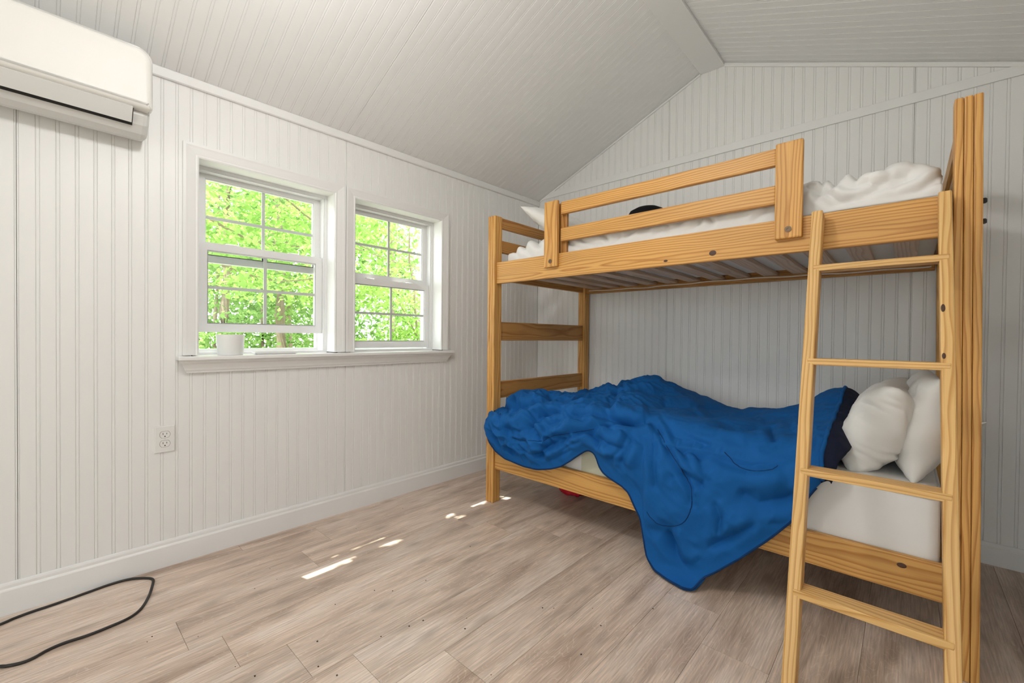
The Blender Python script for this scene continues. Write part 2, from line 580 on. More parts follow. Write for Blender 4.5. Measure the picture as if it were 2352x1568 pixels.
def left_iv(s0, s1):
    m = (s0 + s1) / 2
    z0, z1 = (lambda s: .002), (lambda s: crown_top(s) - .01)
    for a, b in (W1, W2):
        if a - .025 < m < b + .025:
            return [(z0, lambda s: WZ0 - .025), (lambda s: WZ1 + .025, z1)]
    return [(z0, z1)]


JL = -2.9366
ys = [RYF, JL, JL + 24 * PITCH, JL + 48 * PITCH, -.001]
for a, b in zip(ys[:-1], ys[1:]):
    pr = bead_profile(a, b, JL)
    extra = [e for w in (W1, W2) for e in (w[0] - .025, w[1] + .025) if a < e < b]
    pr = sorted(pr + [(e, 0.0) for e in extra if all(abs(e - q[0]) > .007 for q in pr)])
    panel('bead_board_panel', pr, left_iv, lambda s, t, d: (d, s, t), wl, M_wall)

# ---- wall_back (gable)
gv = [(-.1, -.5), (RX + .1, -.5), (RX + .1, 2.2), (1.479, 2.80), (1.33, 2.80), (-.1, 2.15)]
V = [(x, .0065, z) for x, z in gv] + [(x, .16, z) for x, z in gv]
n = len(gv)
F = [list(range(n)), list(range(2 * n - 1, n - 1, -1))] + [[i, (i + 1) % n + 0, (i + 1) % n + n, i + n][::-1] for i in range(n)]
wb = mesh('wall_back', V, F, M_gap)
tag(wb, 'white bead board gable wall behind the bunk bed', kind='structure')
JB = 2.3511
xs = [0.001, JB - 24 * PITCH, JB, RX]
for a, b in zip(xs[:-1], xs[1:]):
    pr = bead_profile(a, b, JB)
    pr = sorted(pr + [(e, 0.0) for e in (1.406,) if a < e < b and all(abs(e - q[0]) > .001 for q in pr)])
    panel('bead_board_panel', pr, lambda s0, s1: [(lambda s: .002, lambda s: zceil(s, 0) + .001)],
          lambda s, t, d: (s, -d, t), wb, M_wall)

# ---- other two walls (behind and right of the camera)
wr = mesh('wall_right', *box_arrays((RX + .0065, RYF - .1, -.5), (RX + .15, .1, 2.25)), M_gap)
tag(wr, 'white bead board wall to the right of the bunk bed', kind='structure')
ys = [RYF, JL, JL + 24 * PITCH, JL + 48 * PITCH, -.001]
for a, b in zip(ys[:-1], ys[1:]):
    panel('bead_board_panel', bead_profile(a, b, JL), lambda s0, s1: [(lambda s: .002, lambda s: 2.17)],
          lambda s, t, d: (RX - d, s, t), wr, M_wall)
DX0, DX1, DZ = 1.30, 2.66, 2.03          # made-up sliding glass door behind the viewer, added for fill daylight
P_ = [box_arrays((-.1, RYF - .16, -.5), (DX0 - .02, RYF - .0065, 2.10)), box_arrays((DX1 + .02, RYF - .16, -.5), (RX + .1, RYF - .0065, 2.10)),
      box_arrays((DX0 - .02, RYF - .16, DZ + .02), (DX1 + .02, RYF - .0065, 2.10)), box_arrays((DX0 - .02, RYF - .16, -.5), (DX1 + .02, RYF - .0065, -.02))]
g2 = [(-.1, 2.10), (RX + .1, 2.10), (RX + .1, 2.2), (1.479, 2.80), (1.33, 2.80), (-.1, 2.15)]
P_.append(([(x, RYF - .0065, z) for x, z in g2] + [(x, RYF - .16, z) for x, z in g2], F))
wf = mesh('wall_front', *join(P_), M_gap)
tag(wf, 'white bead board gable wall behind the viewer', kind='structure')


def front_iv(s0, s1):
    m = (s0 + s1) / 2
    lo = (lambda s: DZ + .02) if DX0 - .02 < m < DX1 + .02 else (lambda s: .002)
    return [(lo, lambda s: zceil(s, RYF) + .001)]


for a, b in zip(xs[:-1], xs[1:]):
    pr = bead_profile(a, b, JB)
    pr = sorted(pr + [(e, 0.0) for e in (1.406, DX0 - .02, DX1 + .02) if a < e < b and all(abs(e - q[0]) > .001 for q in pr)])
    panel('bead_board_panel', pr, front_iv, lambda s, t, d: (s, RYF + d, t), wf, M_wall)
dr = thing('added_door_1', ((DX0 + DX1) / 2, RYF - .08, 0), 'white framed sliding glass door added behind the viewer for fill daylight', kind='structure')
def yring(y0, y1, x0, x1, z0, z1, w):
    V, F_ = ring_arrays(y0, y1, x0, x1, z0, z1, w, w, w)
    return np.stack([V[:, 1], V[:, 0], V[:, 2]], 1), F_
mesh('added_door_frame', *yring(RYF - .15, RYF - .001, DX0 - .02, DX1 + .02, -.02, DZ + .02, .03), M_vinyl, dr)
for k, (a, b) in enumerate(((DX0 + .01, (DX0 + DX1) / 2 + .03), ((DX0 + DX1) / 2 - .03, DX1 - .01))):
    yy = RYF - .10 + .045 * k
    lf_ = mesh('added_door_leaf', *yring(yy, yy + .035, a, b, .01, DZ - .01, .06), M_vinyl, dr)
    mesh('pane', *box_arrays((a + .06, yy + .015, .07), (b - .06, yy + .019, DZ - .07)), M_glass, lf_)

# ---- ceiling: roof deck with an unseen eave added on the window side to limit the sun, bead board panels below it
def deck(y0, y1):
    P = [(-.28, 2.045), (1.40, 2.765), (RX + .42, 2.01)]
    V = [(x, y, z + dz) for y in (y0, y1) for dz in (0.0, .12) for x, z in P]
    F = []
    idx = lambda yi, zi, k: yi * 6 + zi * 3 + k
    for k in range(2):
        F += [[idx(0, 0, k), idx(1, 0, k), idx(1, 0, k + 1), idx(0, 0, k + 1)],
              [idx(0, 1, k), idx(0, 1, k + 1), idx(1, 1, k + 1), idx(1, 1, k)],
              [idx(0, 0, k), idx(0, 0, k + 1), idx(0, 1, k + 1), idx(0, 1, k)],
              [idx(1, 0, k), idx(1, 1, k), idx(1, 1, k + 1), idx(1, 0, k + 1)]]
    F += [[idx(0, 0, 0), idx(0, 1, 0), idx(1, 1, 0), idx(1, 0, 0)], [idx(0, 0, 2), idx(1, 0, 2), idx(1, 1, 2), idx(0, 1, 2)]]
    return V, F


ce = mesh('ceiling', *deck(RYF - .3, .4), M_roof)
tag(ce, 'white bead board vaulted ceiling', kind='structure')
ys = [RYF, JL, JL + 24 * PITCH, JL + 48 * PITCH, -.001]
for a, b in zip(ys[:-1], ys[1:]):
    pr = bead_profile(a, b, JL)
    panel('ceiling_panel', pr, lambda s0, s1: [(lambda s: 0.0, lambda s: 1.40)],
          lambda s, t, d: (t + .387 * d, s, zceil(t, s) - .922 * d), ce, M_ceil)
    panel('ceiling_panel', pr, lambda s0, s1: [(lambda s: 1.41, lambda s: RX)],
          lambda s, t, d: (t - .387 * d, s, zceil(t, s) - .922 * d), ce, M_ceil)

# ---- trim
o = box('trim_1', (RIDGE_L, RYF, RIDGE_Z), (RIDGE_R, -.0005, 2.727), M_trim, bevel=.001, seg=1)
tag(o, 'flat white ridge board along the peak of the ceiling', kind='structure')


def loft(name, prof0, prof1, mat, label):
    n = len(prof0)
    V = list(prof0) + list(prof1)
    F = [list(range(n)), list(range(2 * n - 1, n - 1, -1))] + [[i + n, (i + 1) % n + n, (i + 1) % n, i] for i in range(n)]
    o = mesh(name, V, F, mat)
    bm = bmesh.new(); bm.from_mesh(o.data); bmesh.ops.recalc_face_normals(bm, faces=bm.faces); bm.to_mesh(o.data); bm.free()
    return tag(o, label, kind='structure')


def crown_prof(y):
    t = crown_top(y); b = t - .0435
    return [(.0005, y, b), (.010, y, b), (.0145, y, b + .004), (.0155, y, t - .006), (.012, y, t - .0005), (.0005, y, t)]


loft('trim_2', crown_prof(RYF), crown_prof(-.002), M_trim, 'narrow white moulding where the window wall meets the ceiling')
o = box('trim_3', (.012, -.0095, 2.157), (RX - .002, -.0003, 2.204), M_trim, bevel=.002, seg=2)
tag(o, 'horizontal white batten across the gable wall above the bunk bed', kind='structure')


def rake(x0, x1, w, th):
    def p(x):
        z = zceil(x, 0)
        return [(x, -.0003, z - w), (x, -th * .7, z - w), (x, -th, z - w * .7), (x, -th, z - w * .25), (x, -th * .7, z - .0008), (x, -.0003, z - .0008)]
    return p(x0), p(x1)


loft('trim_4', *rake(.018, RIDGE_L, .014, .012), M_trim, 'thin white rake moulding on the left slope of the gable wall')
loft('trim_5', *rake(RIDGE_R, RX - .002, .024, .014), M_trim, 'rounded white rake moulding on the right slope of the gable wall')


BBP = [(0.0004, 0.0003), (.0135, .0003), (.0135, .086), (.0115, .090), (.0085, .094), (.0085, .104), (.006, .111), (.003, .1135), (.0004, .1135)]
loft('baseboard_left', [(t, RYF, z) for t, z in BBP], [(t, -.0005, z) for t, z in BBP], M_trim, 'white baseboard below the windows')
loft('baseboard_back', [(.014, -t, z * .86) for t, z in BBP], [(RX, -t, z * .86) for t, z in BBP], M_trim, 'white baseboard behind the bunk bed')
loft('baseboard_right', [(RX - t, RYF, z) for t, z in BBP], [(RX - t, -.014, z) for t, z in BBP], M_trim, 'white baseboard on the right wall')
loft('baseboard_front', [(DX1 + .06, RYF + t, z) for t, z in BBP], [(RX - .014, RYF + t, z) for t, z in BBP], M_trim, 'white baseboard behind the viewer')

# ---- windows
def casing_board(a, b, side, y_in, y_out, z0, z1, miter0, miter1, parent, name):
    """stepped casing along one side; profile runs from the inner edge (0) to the outer edge (w)"""
    pass


def casing(parent, w, z0, z1, wl_, wr_, wt):
    """head and two side casings with mitred, stepped profile"""
    prof = [(0.0, .0003), (0.0, .011), (.006, .0135), (.012, .0115), (.016, .0125), (.040, .0165), (.048, .0185), (.0585, .0185), (.0585, .0003)]
    y0, y1 = w

    def sect(corner, q, out):
        # out: unit outward (dy,dz) scale at this end
        return [(t, corner[0] + out[0] * u, corner[1] + out[1] * u) for u, t in prof]
    BL, TL, TR, BR = (y0, z0), (y0, z1), (y1, z1), (y1, z0)
    for nm, (c0, o0), (c1, o1) in (('casing_side', (BL, (-1, 0)), (TL, (-1, 1))),
                                   ('casing_head', (TL, (-1, 1)), (TR, (1, 1))),
                                   ('casing_side', (TR, (1, 1)), (BR, (1, 0)))):
        a, b = sect(c0, 0, o0), sect(c1, 0, o1)
        n = len(prof)
        V = [(p[0], p[1], p[2]) for p in a] + [(p[0], p[1], p[2]) for p in b]
        F = [list(range(n)), list(range(2 * n - 1, n - 1, -1))] + [[i + n, (i + 1) % n + n, (i + 1) % n, i] for i in range(n)]
        o = mesh(nm, V, F, M_trim, parent)
        bm = bmesh.new(); bm.from_mesh(o.data); bmesh.ops.recalc_face_normals(bm, faces=bm.faces); bm.to_mesh(o.data); bm.free()


def sash(parent, name, x0, x1, y0, y1, z0, z1, st, rb, rt, tabs=False):
    s = mesh(name, *join([ring_arrays(x0, x1, y0, y1, z0, z1, st, rb, rt),
                          ring_arrays(x0 + .008, x1 - .006, y0 + st - .001, y1 - st + .001, z0 + rb - .001, z1 - rt + .001, .006, .006, .006)]),
             M_vinyl, parent)
    gy0, gy1, gz0, gz1 = y0 + st, y1 - st, z0 + rb, z1 - rt
    xm = (x0 + x1) / 2
    mesh('pane', *box_arrays((xm - .006, gy0, gz0), (xm - .003, gy1, gz1)), M_glass, s)
    mesh('pane', *box_arrays((xm + .006, gy0, gz0), (xm + .009, gy1, gz1)), M_glass, s)
    ym, zm = (gy0 + gy1) / 2, (gz0 + gz1) / 2
    mesh('grille_bar', *box_arrays((xm - .001, ym - .0075, gz0), (xm + .004, ym + .0075, gz1)), M_munt, s)
    mesh('grille_bar', *box_arrays((xm - .0012, gy0, zm - .0075), (xm + .0042, gy1, zm + .0075)), M_munt, s)
    if tabs:
        for yy in (y0 + (y1 - y0) * .25, y1 - (y1 - y0) * .25):
            mesh('tilt_latch', *join([box_arrays((x1 - .026, yy - .032, z1), (x1 - .006, yy + .018, z1 + .006), .002, 1),
                                      box_arrays((x1 - .020, yy + .022, z1), (x1 - .012, yy + .026, z1 + (.022 if tabs == 2 else .008)))]),
                 M_vinyl if tabs == 1 else M_ac2, s)
    return s


def window(name, w, lift, label):
    t = thing(name, (0, (w[0] + w[1]) / 2, WZ0), label, kind='structure')
    y0, y1 = w
    casing(t, w, WZ0, WZ1, 0, 0, 0)
    # jamb extension boards
    xj = -.098
    box('jamb', (xj, y0 - .018, WZ0), (.0105, y0, WZ1), M_trim, t, .0006, 1)
    box('jamb', (xj, y1, WZ0), (.0105, y1 + .018, WZ1), M_trim, t, .0006, 1)
    box('jamb', (xj, y0 - .018, WZ1), (.0105, y1 + .018, WZ1 + .018), M_trim, t, .0006, 1)
    # vinyl frame with inner stop
    mesh('frame', *join([ring_arrays(-.185, -.090, y0, y1, WZ0 - .012, WZ1, .020, .020, .018),
                         ring_arrays(-.100, -.084, y0, y1, WZ0 - .012, WZ1, .012, .014, .012),
                         ring_arrays(-.185, -.160, y0, y1, WZ0 - .012, WZ1, .030, .034, .030)]), M_vinyl, t)
    zb = WZ0 + .017 + lift
    sash(t, 'lower_sash', -.130, -.100, y0 + .021, y1 - .021, zb, zb + .424, .034, .040, .036, tabs=2 if lift else 1)
    sash(t, 'upper_sash', -.162, -.133, y0 + .019, y1 - .019, 1.342, WZ1 - .014, .034, .034, .024)
    return t


window('window_1', W1, .086, 'left double hung window with its lower sash raised')
window('window_2', W2, 0.0, 'right double hung window, closed')
o = box('trim_6', (-.090, -2.483, .8835), (.056, -.964, .9005), M_trim, bevel=.003, seg=2)
tag(o, 'long white window stool under both windows', kind='structure')
AP = [(.0004, .826), (.014, .826), (.016, .834), (.020, .838), (.024, .848), (.034, .866), (.042, .872), (.044, .8830), (.0004, .8830)]
def apron(y, k):
    return [(t, y + k * max(0, (t - .014)), z) for t, z in AP]
loft('trim_7', apron(-2.449, -1), apron(-1.0, 1), M_trim, 'white moulded apron below the window stool')

# ------------------------------------------------------------------ unseen lamp: place read from the shadows, globe invented, hung low for the ceiling
LC = (1.406, -2.50, 2.14)
lt = thing('unseen_lamp', (LC[0], LC[1], RIDGE_Z), 'unseen lamp hanging from the ridge board, its white globe invented', 'lamp')
mesh('lamp_base', *lathe_arrays([(0.0005, -.0005), (.06, -.0005), (.062, -.012), (.05, -.022), (.0005, -.022)], 32, (LC[0], LC[1], RIDGE_Z)), M_vinyl, lt)
mesh('lamp_stem', *lathe_arrays([(.008, -.022), (.008, LC[2] + .098 - RIDGE_Z)], 12, (LC[0], LC[1], RIDGE_Z)), M_vinyl, lt)
M_lamp = bpy.data.materials.new('lit_lamp_glass'); M_lamp.use_nodes = True
_b = M_lamp.node_tree.nodes['Principled BSDF']
_b.inputs['Base Color'].default_value = (.9, .9, .88, 1)
_b.inputs['Emission Color'].default_value = (1.0, .985, .96, 1)
_b.inputs['Emission Strength'].default_value = LAMP_STRENGTH
mesh('lamp_globe', *lathe_arrays([(max(.0005, .10 * math.sin(a)), .10 * math.cos(a)) for a in np.linspace(0, math.pi, 17)], 32, LC), M_lamp, lt, smooth=True)

# ------------------------------------------------------------------ bunk bed
BX0, BX1 = .468, 2.436          # inner corner references
PWX, PDY = .060, .062           # post section
bed = thing('bunk_bed', (1.48, -.535, 0), 'honey pine bunk bed with slatted ends and guard rail against the gable wall', 'bunk bed')


def post(x0, yf, top):
    P, G, n = [], [], 0
    w = PWX / 3
    V, F = [], []
    for k in range(3):
        v, f = box_arrays((x0 + k * w + .0004, yf, 0), (x0 + (k + 1) * w - .0004, yf + PDY, top), .0035, 2)
        G.append(grain_of(v, 2)); V.append(v); F += [[i + n for i in q] for q in f]; n += len(v)
    V = np.concatenate(V)
    if x0 > 2: V[:, 0] += .018 * (1 - V[:, 2] / 1.7)
    return mesh('post', V, F, M_pine, bed, grain=np.concatenate(G))


YF, YR = -1.051, -.080
post(.462, YF, 1.722); post(2.434, YF, 1.718); post(.468, YR, 1.722); post(2.434, YR, 1.718)
LX0, LX1 = .5225, 2.4335
RT = .026
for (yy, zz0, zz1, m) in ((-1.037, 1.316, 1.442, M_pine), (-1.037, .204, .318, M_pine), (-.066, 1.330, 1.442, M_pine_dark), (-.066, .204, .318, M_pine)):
    box('side_rail', (LX0, yy, zz0), (LX1, yy + RT, zz1), m, bed, .003, 2)
# end boards between the posts
for x0 in (.488, 2.452):
    for z0, z1 in ((1.657, 1.721), (1.510, 1.584), (1.340, 1.442), (.975, 1.089), (.624, .726), (.204, .318)):
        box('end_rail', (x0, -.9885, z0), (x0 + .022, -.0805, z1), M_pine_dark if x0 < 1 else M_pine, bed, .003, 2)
# ledgers that carry the slats, then the slats
for zz in (1.336, .226):
    for yy in (-1.0105, -.0885):
        box('slat_ledger', (LX0 + .02, yy, zz), (LX1 - .02, yy + .022, zz + .022), M_pine_dark, bed, .001, 1)
xs_ = [.60 + .1415 * k for k in range(13)]
for zz in (1.3585, .2485):
    for x in xs_:
        box('slat', (x, -1.008, zz), (x + .070, -.068, zz + .018), M_slat, bed, .0015, 1)
# guard rail
GY = -1.0605
box('guard_post', (.898, GY, 1.370), (.984, GY + .0230, 1.718), M_pine, bed, .005, 2)
box('guard_post', (1.974, GY, 1.366), (2.060, GY + .0230, 1.715), M_pine, bed, .005, 2, pith=(0.0, .02))
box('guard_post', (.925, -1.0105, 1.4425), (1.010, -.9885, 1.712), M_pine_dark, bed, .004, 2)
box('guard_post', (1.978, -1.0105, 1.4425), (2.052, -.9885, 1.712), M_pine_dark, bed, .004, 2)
box('guard_bar', (.990, -1.0368, 1.645), (1.972, -1.0108, 1.709), M_pine, bed, .004, 2, pith=(.012, .05))
box('guard_bar', (.990, -1.0368, 1.503), (1.972, -1.0108, 1.572), M_pine, bed, .004, 2, pith=(.015, .03))
for x, z in ((.943, 1.400), (2.018, 1.398)):
    V, F = lathe_arrays([(0, 0), (.009, 0), (.011, .0015), (.011, .003), (0.004, .003), (.0035, .0015), (0, .0015)], 16)
    V = np.array([(x + v[0], GY - v[2] + .0005, z + v[1]) for v in V])
    mesh('bolt', V, F, M_bolt, bed, smooth=False)
for z in (1.411, 1.351):
    V, F = lathe_arrays([(0, 0), (.0085, 0), (.0085, .010), (.006, .013), (0, .013)], 6)
    V = np.array([(2.4938 + v[2], -1.022 + v[0], z + v[1]) for v in V])
    mesh('bolt', V, F, M_steel, bed)

# ------------------------------------------------------------------ ladder
TH = math.atan(.326)
ladder = thing('bunk_ladder', (2.27, -1.56, 0), 'pale pine ladder with four rungs leaning on the bunk bed', 'ladder')


def lad_xf():
    # local: x across, y depth (front = 0), z along the pole, origin on the floor at the front face
    m = Matrix.Translation((0, -1.5615, 0)) @ Matrix.Rotation(-TH, 4, 'X')
    return m


LX = lad_xf()
LL = 1.442 / math.cos(TH)
SK = .0105 / 1.44               # the ladder stands a touch askew
SH = Matrix.Identity(4)
for nm, xa, xb, dk in (('ladder_pole', 2.104, 2.136, -.010), ('ladder_pole', 2.4185, 2.4475, -.0135)):
    V, F = box_arrays((xa, 0, .012), (xb, .054, LL), .0045, 2)
    g = grain_of(V, 2)
    # cut the foot level with the floor
    V2 = []
    for v in V:
        w = LX @ Vector(v)
        w.x += dk * w.z / 1.2
        V2.append(w[:])
    V2 = np.array(V2)
    V2[:, 2] = np.maximum(V2[:, 2], .0005)
    mesh(nm, V2, F, M_ladder, ladder, grain=g)
for z in (1.2360, .932, .610, .294):
    yf = -1.5615 + z * .326
    k = (1.44 - z) / 1.2
    xa, xb = 2.1075 + .0085 * k, 2.424 + .0085 * k
    V, F = box_arrays((xa, yf - .0015, z - .010), (xb, yf + .060, z + .010), .0018, 2)
    mesh('rung', V, F, M_ladder, ladder, grain=grain_of(V, 0))
for x in (2.106, 2.420):
    mesh('hook', *join([box_arrays((x - .010, -1.0500, 1.4432), (x + .010, -1.006, 1.4456)), box_arrays((x - .010, -1.010, 1.412), (x + .010, -1.006, 1.4456))]), M_steel, ladder)

def knot(px, py, Y, r, parent, ladder_pole=False):
    d = _fw + _r2 * (px - 1176) / FPX - _u2 * (py - 784) / FPX
    if ladder_pole:
        t = (-1.5615 + .326 * CAM[2] - CAM[1]) / (d[1] - .326 * d[2])
    else:
        t = (Y - CAM[1]) / d[1]
    p = CAM + d * t
    k = 18
    sl_ = .326 if ladder_pole else 0.0
    V = [(p[0], p[1] - .0012, p[2])]
    for rr, dy in ((.6, -.0012), (1.0, -.0004), (1.0, .002)):
        for i in range(k):
            a = 2 * math.pi * i / k
            zz = r[1] * rr * math.sin(a)
            V.append((p[0] + r[0] * rr * math.cos(a), p[1] + dy + sl_ * zz, p[2] + zz))
    F = [[0, 1 + i, 1 + (i + 1) % k] for i in range(k)]
    for q in range(2):
        F += [[1 + q * k + i, 1 + (q + 1) * k + i, 1 + (q + 1) * k + (i + 1) % k, 1 + q * k + (i + 1) % k] for i in range(k)]
    mesh('knot', V, F, M_knot, parent)


M_knot = plain('dark_pine_knot', (.07, .026, .010), .5, mott=.4, scale=120)
knot(1637, 581, -1.037, (.014, .011), bed)
knot(1529, 599, -1.037, (.009, .005), bed)
knot(2071, 1298, -1.037, (.012, .008), bed)
knot(2166, 707, 0, (.0045, .011), ladder, True)
knot(2168, 817, 0, (.004, .008), ladder, True)

# ------------------------------------------------------------------ soft things
def nz(p, s, o=0.0):
    return mnoise.noise(Vector((p[0] * s + o, p[1] * s - o * .7, p[2] * s + o * .3)))


def ridged(p, s, o=0.0):
    return 1 - 2 * abs(mnoise.noise(Vector((p[0] * s + o, p[1] * s, p[2] * s + o * .3))))


def soft_box(lo, hi, r, nx, ny, nzv, f=None):
    """rounded box as a subdivided cube shell"""
    lo, hi = np.array(lo), np.array(hi)
    idx, V, F = {}, [], []

    def vid(i, j, k):
        key = (i, j, k)
        if key not in idx:
            p = lo + (hi - lo) * np.array([i / nx, j / ny, k / nzv])
            c = np.clip(p, lo + r, hi - r)
            d = p - c
            l = np.linalg.norm(d)
            if l > 1e-9: p = c + d / max(l, 1e-9) * min(l, r) if l > r else p
            idx[key] = len(V); V.append(p)
        return idx[key]
    for i in range(nx):
        for j in range(ny):
            F.append([vid(i, j, 0), vid(i, j + 1, 0), vid(i + 1, j + 1, 0), vid(i + 1, j, 0)])
            F.append([vid(i, j, nzv), vid(i + 1, j, nzv), vid(i + 1, j + 1, nzv), vid(i, j + 1, nzv)])
    for i in range(nx):
        for k in range(nzv):
            F.append([vid(i, 0, k), vid(i + 1, 0, k), vid(i + 1, 0, k + 1), vid(i, 0, k + 1)])
            F.append([vid(i, ny, k), vid(i, ny, k + 1), vid(i + 1, ny, k + 1), vid(i + 1, ny, k)])
    for j in range(ny):
        for k in range(nzv):
            F.append([vid(0, j, k), vid(0, j, k + 1), vid(0, j + 1, k + 1), vid(0, j + 1, k)])
            F.append([vid(nx, j, k), vid(nx, j + 1, k), vid(nx, j + 1, k + 1), vid(nx, j, k + 1)])
    V = np.array(V)
    if f is not None:
        V = np.array([f(p) for p in V])
    return V, F


# lower mattress in a white fitted sheet
mt = thing('mattress', (1.48, -.53, .2668), 'thick mattress in a white fitted sheet on the lower bunk', 'mattress')


def lm(p):
    p = p.copy()
    sag = .022 * max(0, (p[0] - 1.9) / .5)
    if p[2] > .45: p[2] -= sag
    p += .0022 * np.array([0, nz(p, 7), nz(p, 6, 4)])
    return p


mesh('sheet_cover', *soft_box((.53, -1.0085, .268), (2.4265, -.0900, .553), .022, 60, 40, 12, lm), M_sheet, mt, smooth=True)
pts = [(x, -1.0075 + .002 * math.sin(x * 9), .532 - .022 * max(0, (x - 1.9) / .5) + .003 * math.sin(x * 13)) for x in np.linspace(.56, 2.405, 50)]
pts += [(2.4175, -1.0005, .510), (2.4235, -.985, .512)] + [(2.4255, y, .514) for y in np.linspace(-.96, -.12, 12)]
mesh('piping', *tube_arrays(pts, .0055, 8), M_sheet, mt, smooth=True)
pn = soft_box((1.12, -1.0125, .316), (1.50, -1.0095, .455), .001, 12, 1, 8)
mesh('bare_side', pn[0], pn[1], M_matt, mt, smooth=False)

# upper mattress
mu_ = thing('mattress', (1.48, -.53, 1.377), 'white mattress under a rumpled sheet on the upper bunk', 'mattress')
mesh('mattress_core', *soft_box((.60, -.972, 1.3772), (2.4265, -.0980, 1.468), .02, 30, 20, 6), M_mattb, mu_, smooth=True)


pts = [(x, -.0925, 1.3475 + .004 * math.sin(x * 5) + .002 * math.sin(x * 23)) for x in np.linspace(.57, 2.42, 60)]
mesh('cover_edge', *tube_arrays(pts, .003, 6), M_sheet, mu_, smooth=True)


def smooth_table(x, xs, vs):
    return np.interp(x, xs, vs)


def crease_field(PX, creases):
    """signed displacement (metres) from fold lines given as pixel polylines traced from the photograph"""
    out = np.zeros(len(PX))
    for a, w, line in creases:
        L = np.asarray(line, float)
        best = np.full(len(PX), 1e9)
        end = np.zeros(len(PX))
        segl = np.hypot(*(L[1:] - L[:-1]).T); cum = np.r_[0, np.cumsum(segl)]
        for i in range(len(L) - 1):
            d = L[i + 1] - L[i]; l2 = d @ d
            t = np.clip(((PX - L[i]) @ d) / l2, 0, 1)
            q = L[i] + t[:, None] * d
            dd = np.hypot(*(PX - q).T)
            m = dd < best
            best[m] = dd[m]; end[m] = (cum[i] + t[m] * segl[i]) / cum[-1]
        fade = np.clip(np.minimum(end, 1 - end) * 7 + .15, 0, 1)
        out += fade * (-a * np.exp(-1.15 * best / w) + .5 * a * np.exp(-((best - 2.3 * w) / (1.5 * w)) ** 2))
    return out


def grid_normals(P):
    du = np.gradient(P, axis=0); dv = np.gradient(P, axis=1)
    n = np.cross(du, dv)
    n /= np.maximum(np.linalg.norm(n, axis=2, keepdims=True), 1e-9)
    return n


def grid_smooth(P, it, k=.5):
    for _ in range(it):
        Q = P.copy()
        Q[1:-1, 1:-1] = P[1:-1, 1:-1] * (1 - k) + k * .25 * (P[2:, 1:-1] + P[:-2, 1:-1] + P[1:-1, 2:] + P[1:-1, :-2])
        Q[0, 1:-1] = P[0, 1:-1] * (1 - k) + k * .5 * (P[0, 2:] + P[0, :-2])
        Q[-1, 1:-1] = P[-1, 1:-1] * (1 - k) + k * .5 * (P[-1, 2:] + P[-1, :-2])
        Q[1:-1, 0] = P[1:-1, 0] * (1 - k) + k * .5 * (P[2:, 0] + P[:-2, 0])
        Q[1:-1, -1] = P[1:-1, -1] * (1 - k) + k * .5 * (P[2:, -1] + P[:-2, -1])
        P = Q
    return P


def grid_faces(nu, nv):
    i, j = np.meshgrid(np.arange(nu - 1), np.arange(nv - 1), indexing='ij')
    a = (i * nv + j).ravel()
    return np.stack([a, a + nv, a + nv + 1, a + 1], 1)


def resample(ctrl, n):
    c = catmull(ctrl, 12)
    d = np.r_[0, np.cumsum(np.linalg.norm(np.diff(c, axis=0), axis=1))]
    s = np.linspace(0, d[-1], n)
    return np.stack([np.interp(s, d, c[:, k]) for k in range(c.shape[1])], 1)


# ---- blue comforter -------------------------------------------------------
NU, NV = 400, 300
EX = [.49, .52, .577, .66, .748, .83, .904, .98, 1.046, 1.10, 1.15, 1.19, 1.212, 1.235, 1.25, 1.265, 1.29, 1.321, 1.388, 1.421, 1.454, 1.485, 1.50, 1.515, 1.56, 1.63, 1.70, 1.735, 1.76, 1.80, 1.883, 1.97, 2.05, 2.106, 2.142]
EZ = [.446, .386, .331, .302, .290, .288, .294, .313, .340, .378, .417, .447, .454, .448, .436, .390, .362, .347, .322, .300, .240, .200, .13, .05, .014, .012, .012, .012, .055, .087, .166, .261, .358, .473, .526]
EY = [-1.088] * 21 + [-1.092, -1.095, -1.100, -1.120, -1.150, -1.168, -1.155, -1.115, -1.105, -1.098, -1.094, -1.088, -1.080, -1.070]
CX = [.49, .60, .75, .90, 1.05, 1.18, 1.32, 1.45, 1.60, 1.75, 1.88, 1.97, 2.04, 2.09, 2.13]
CZ = [.575, .585, .625, .675, .715, .738, .715, .668, .620, .628, .655, .690, .745, .772, .775]     # crest, Y about -.3
BZ = [.56, .565, .585, .63, .685, .705, .675, .625, .595, .60, .615, .635, .665, .69, .70]          # at the wall side
FZ = [.575, .635, .660, .645, .630, .640, .640, .635, .615, .605, .605, .615, .640, .665, .680]     # near the front edge, Y about -.9
xcol = np.linspace(.49, 2.13, NU)
rows = []
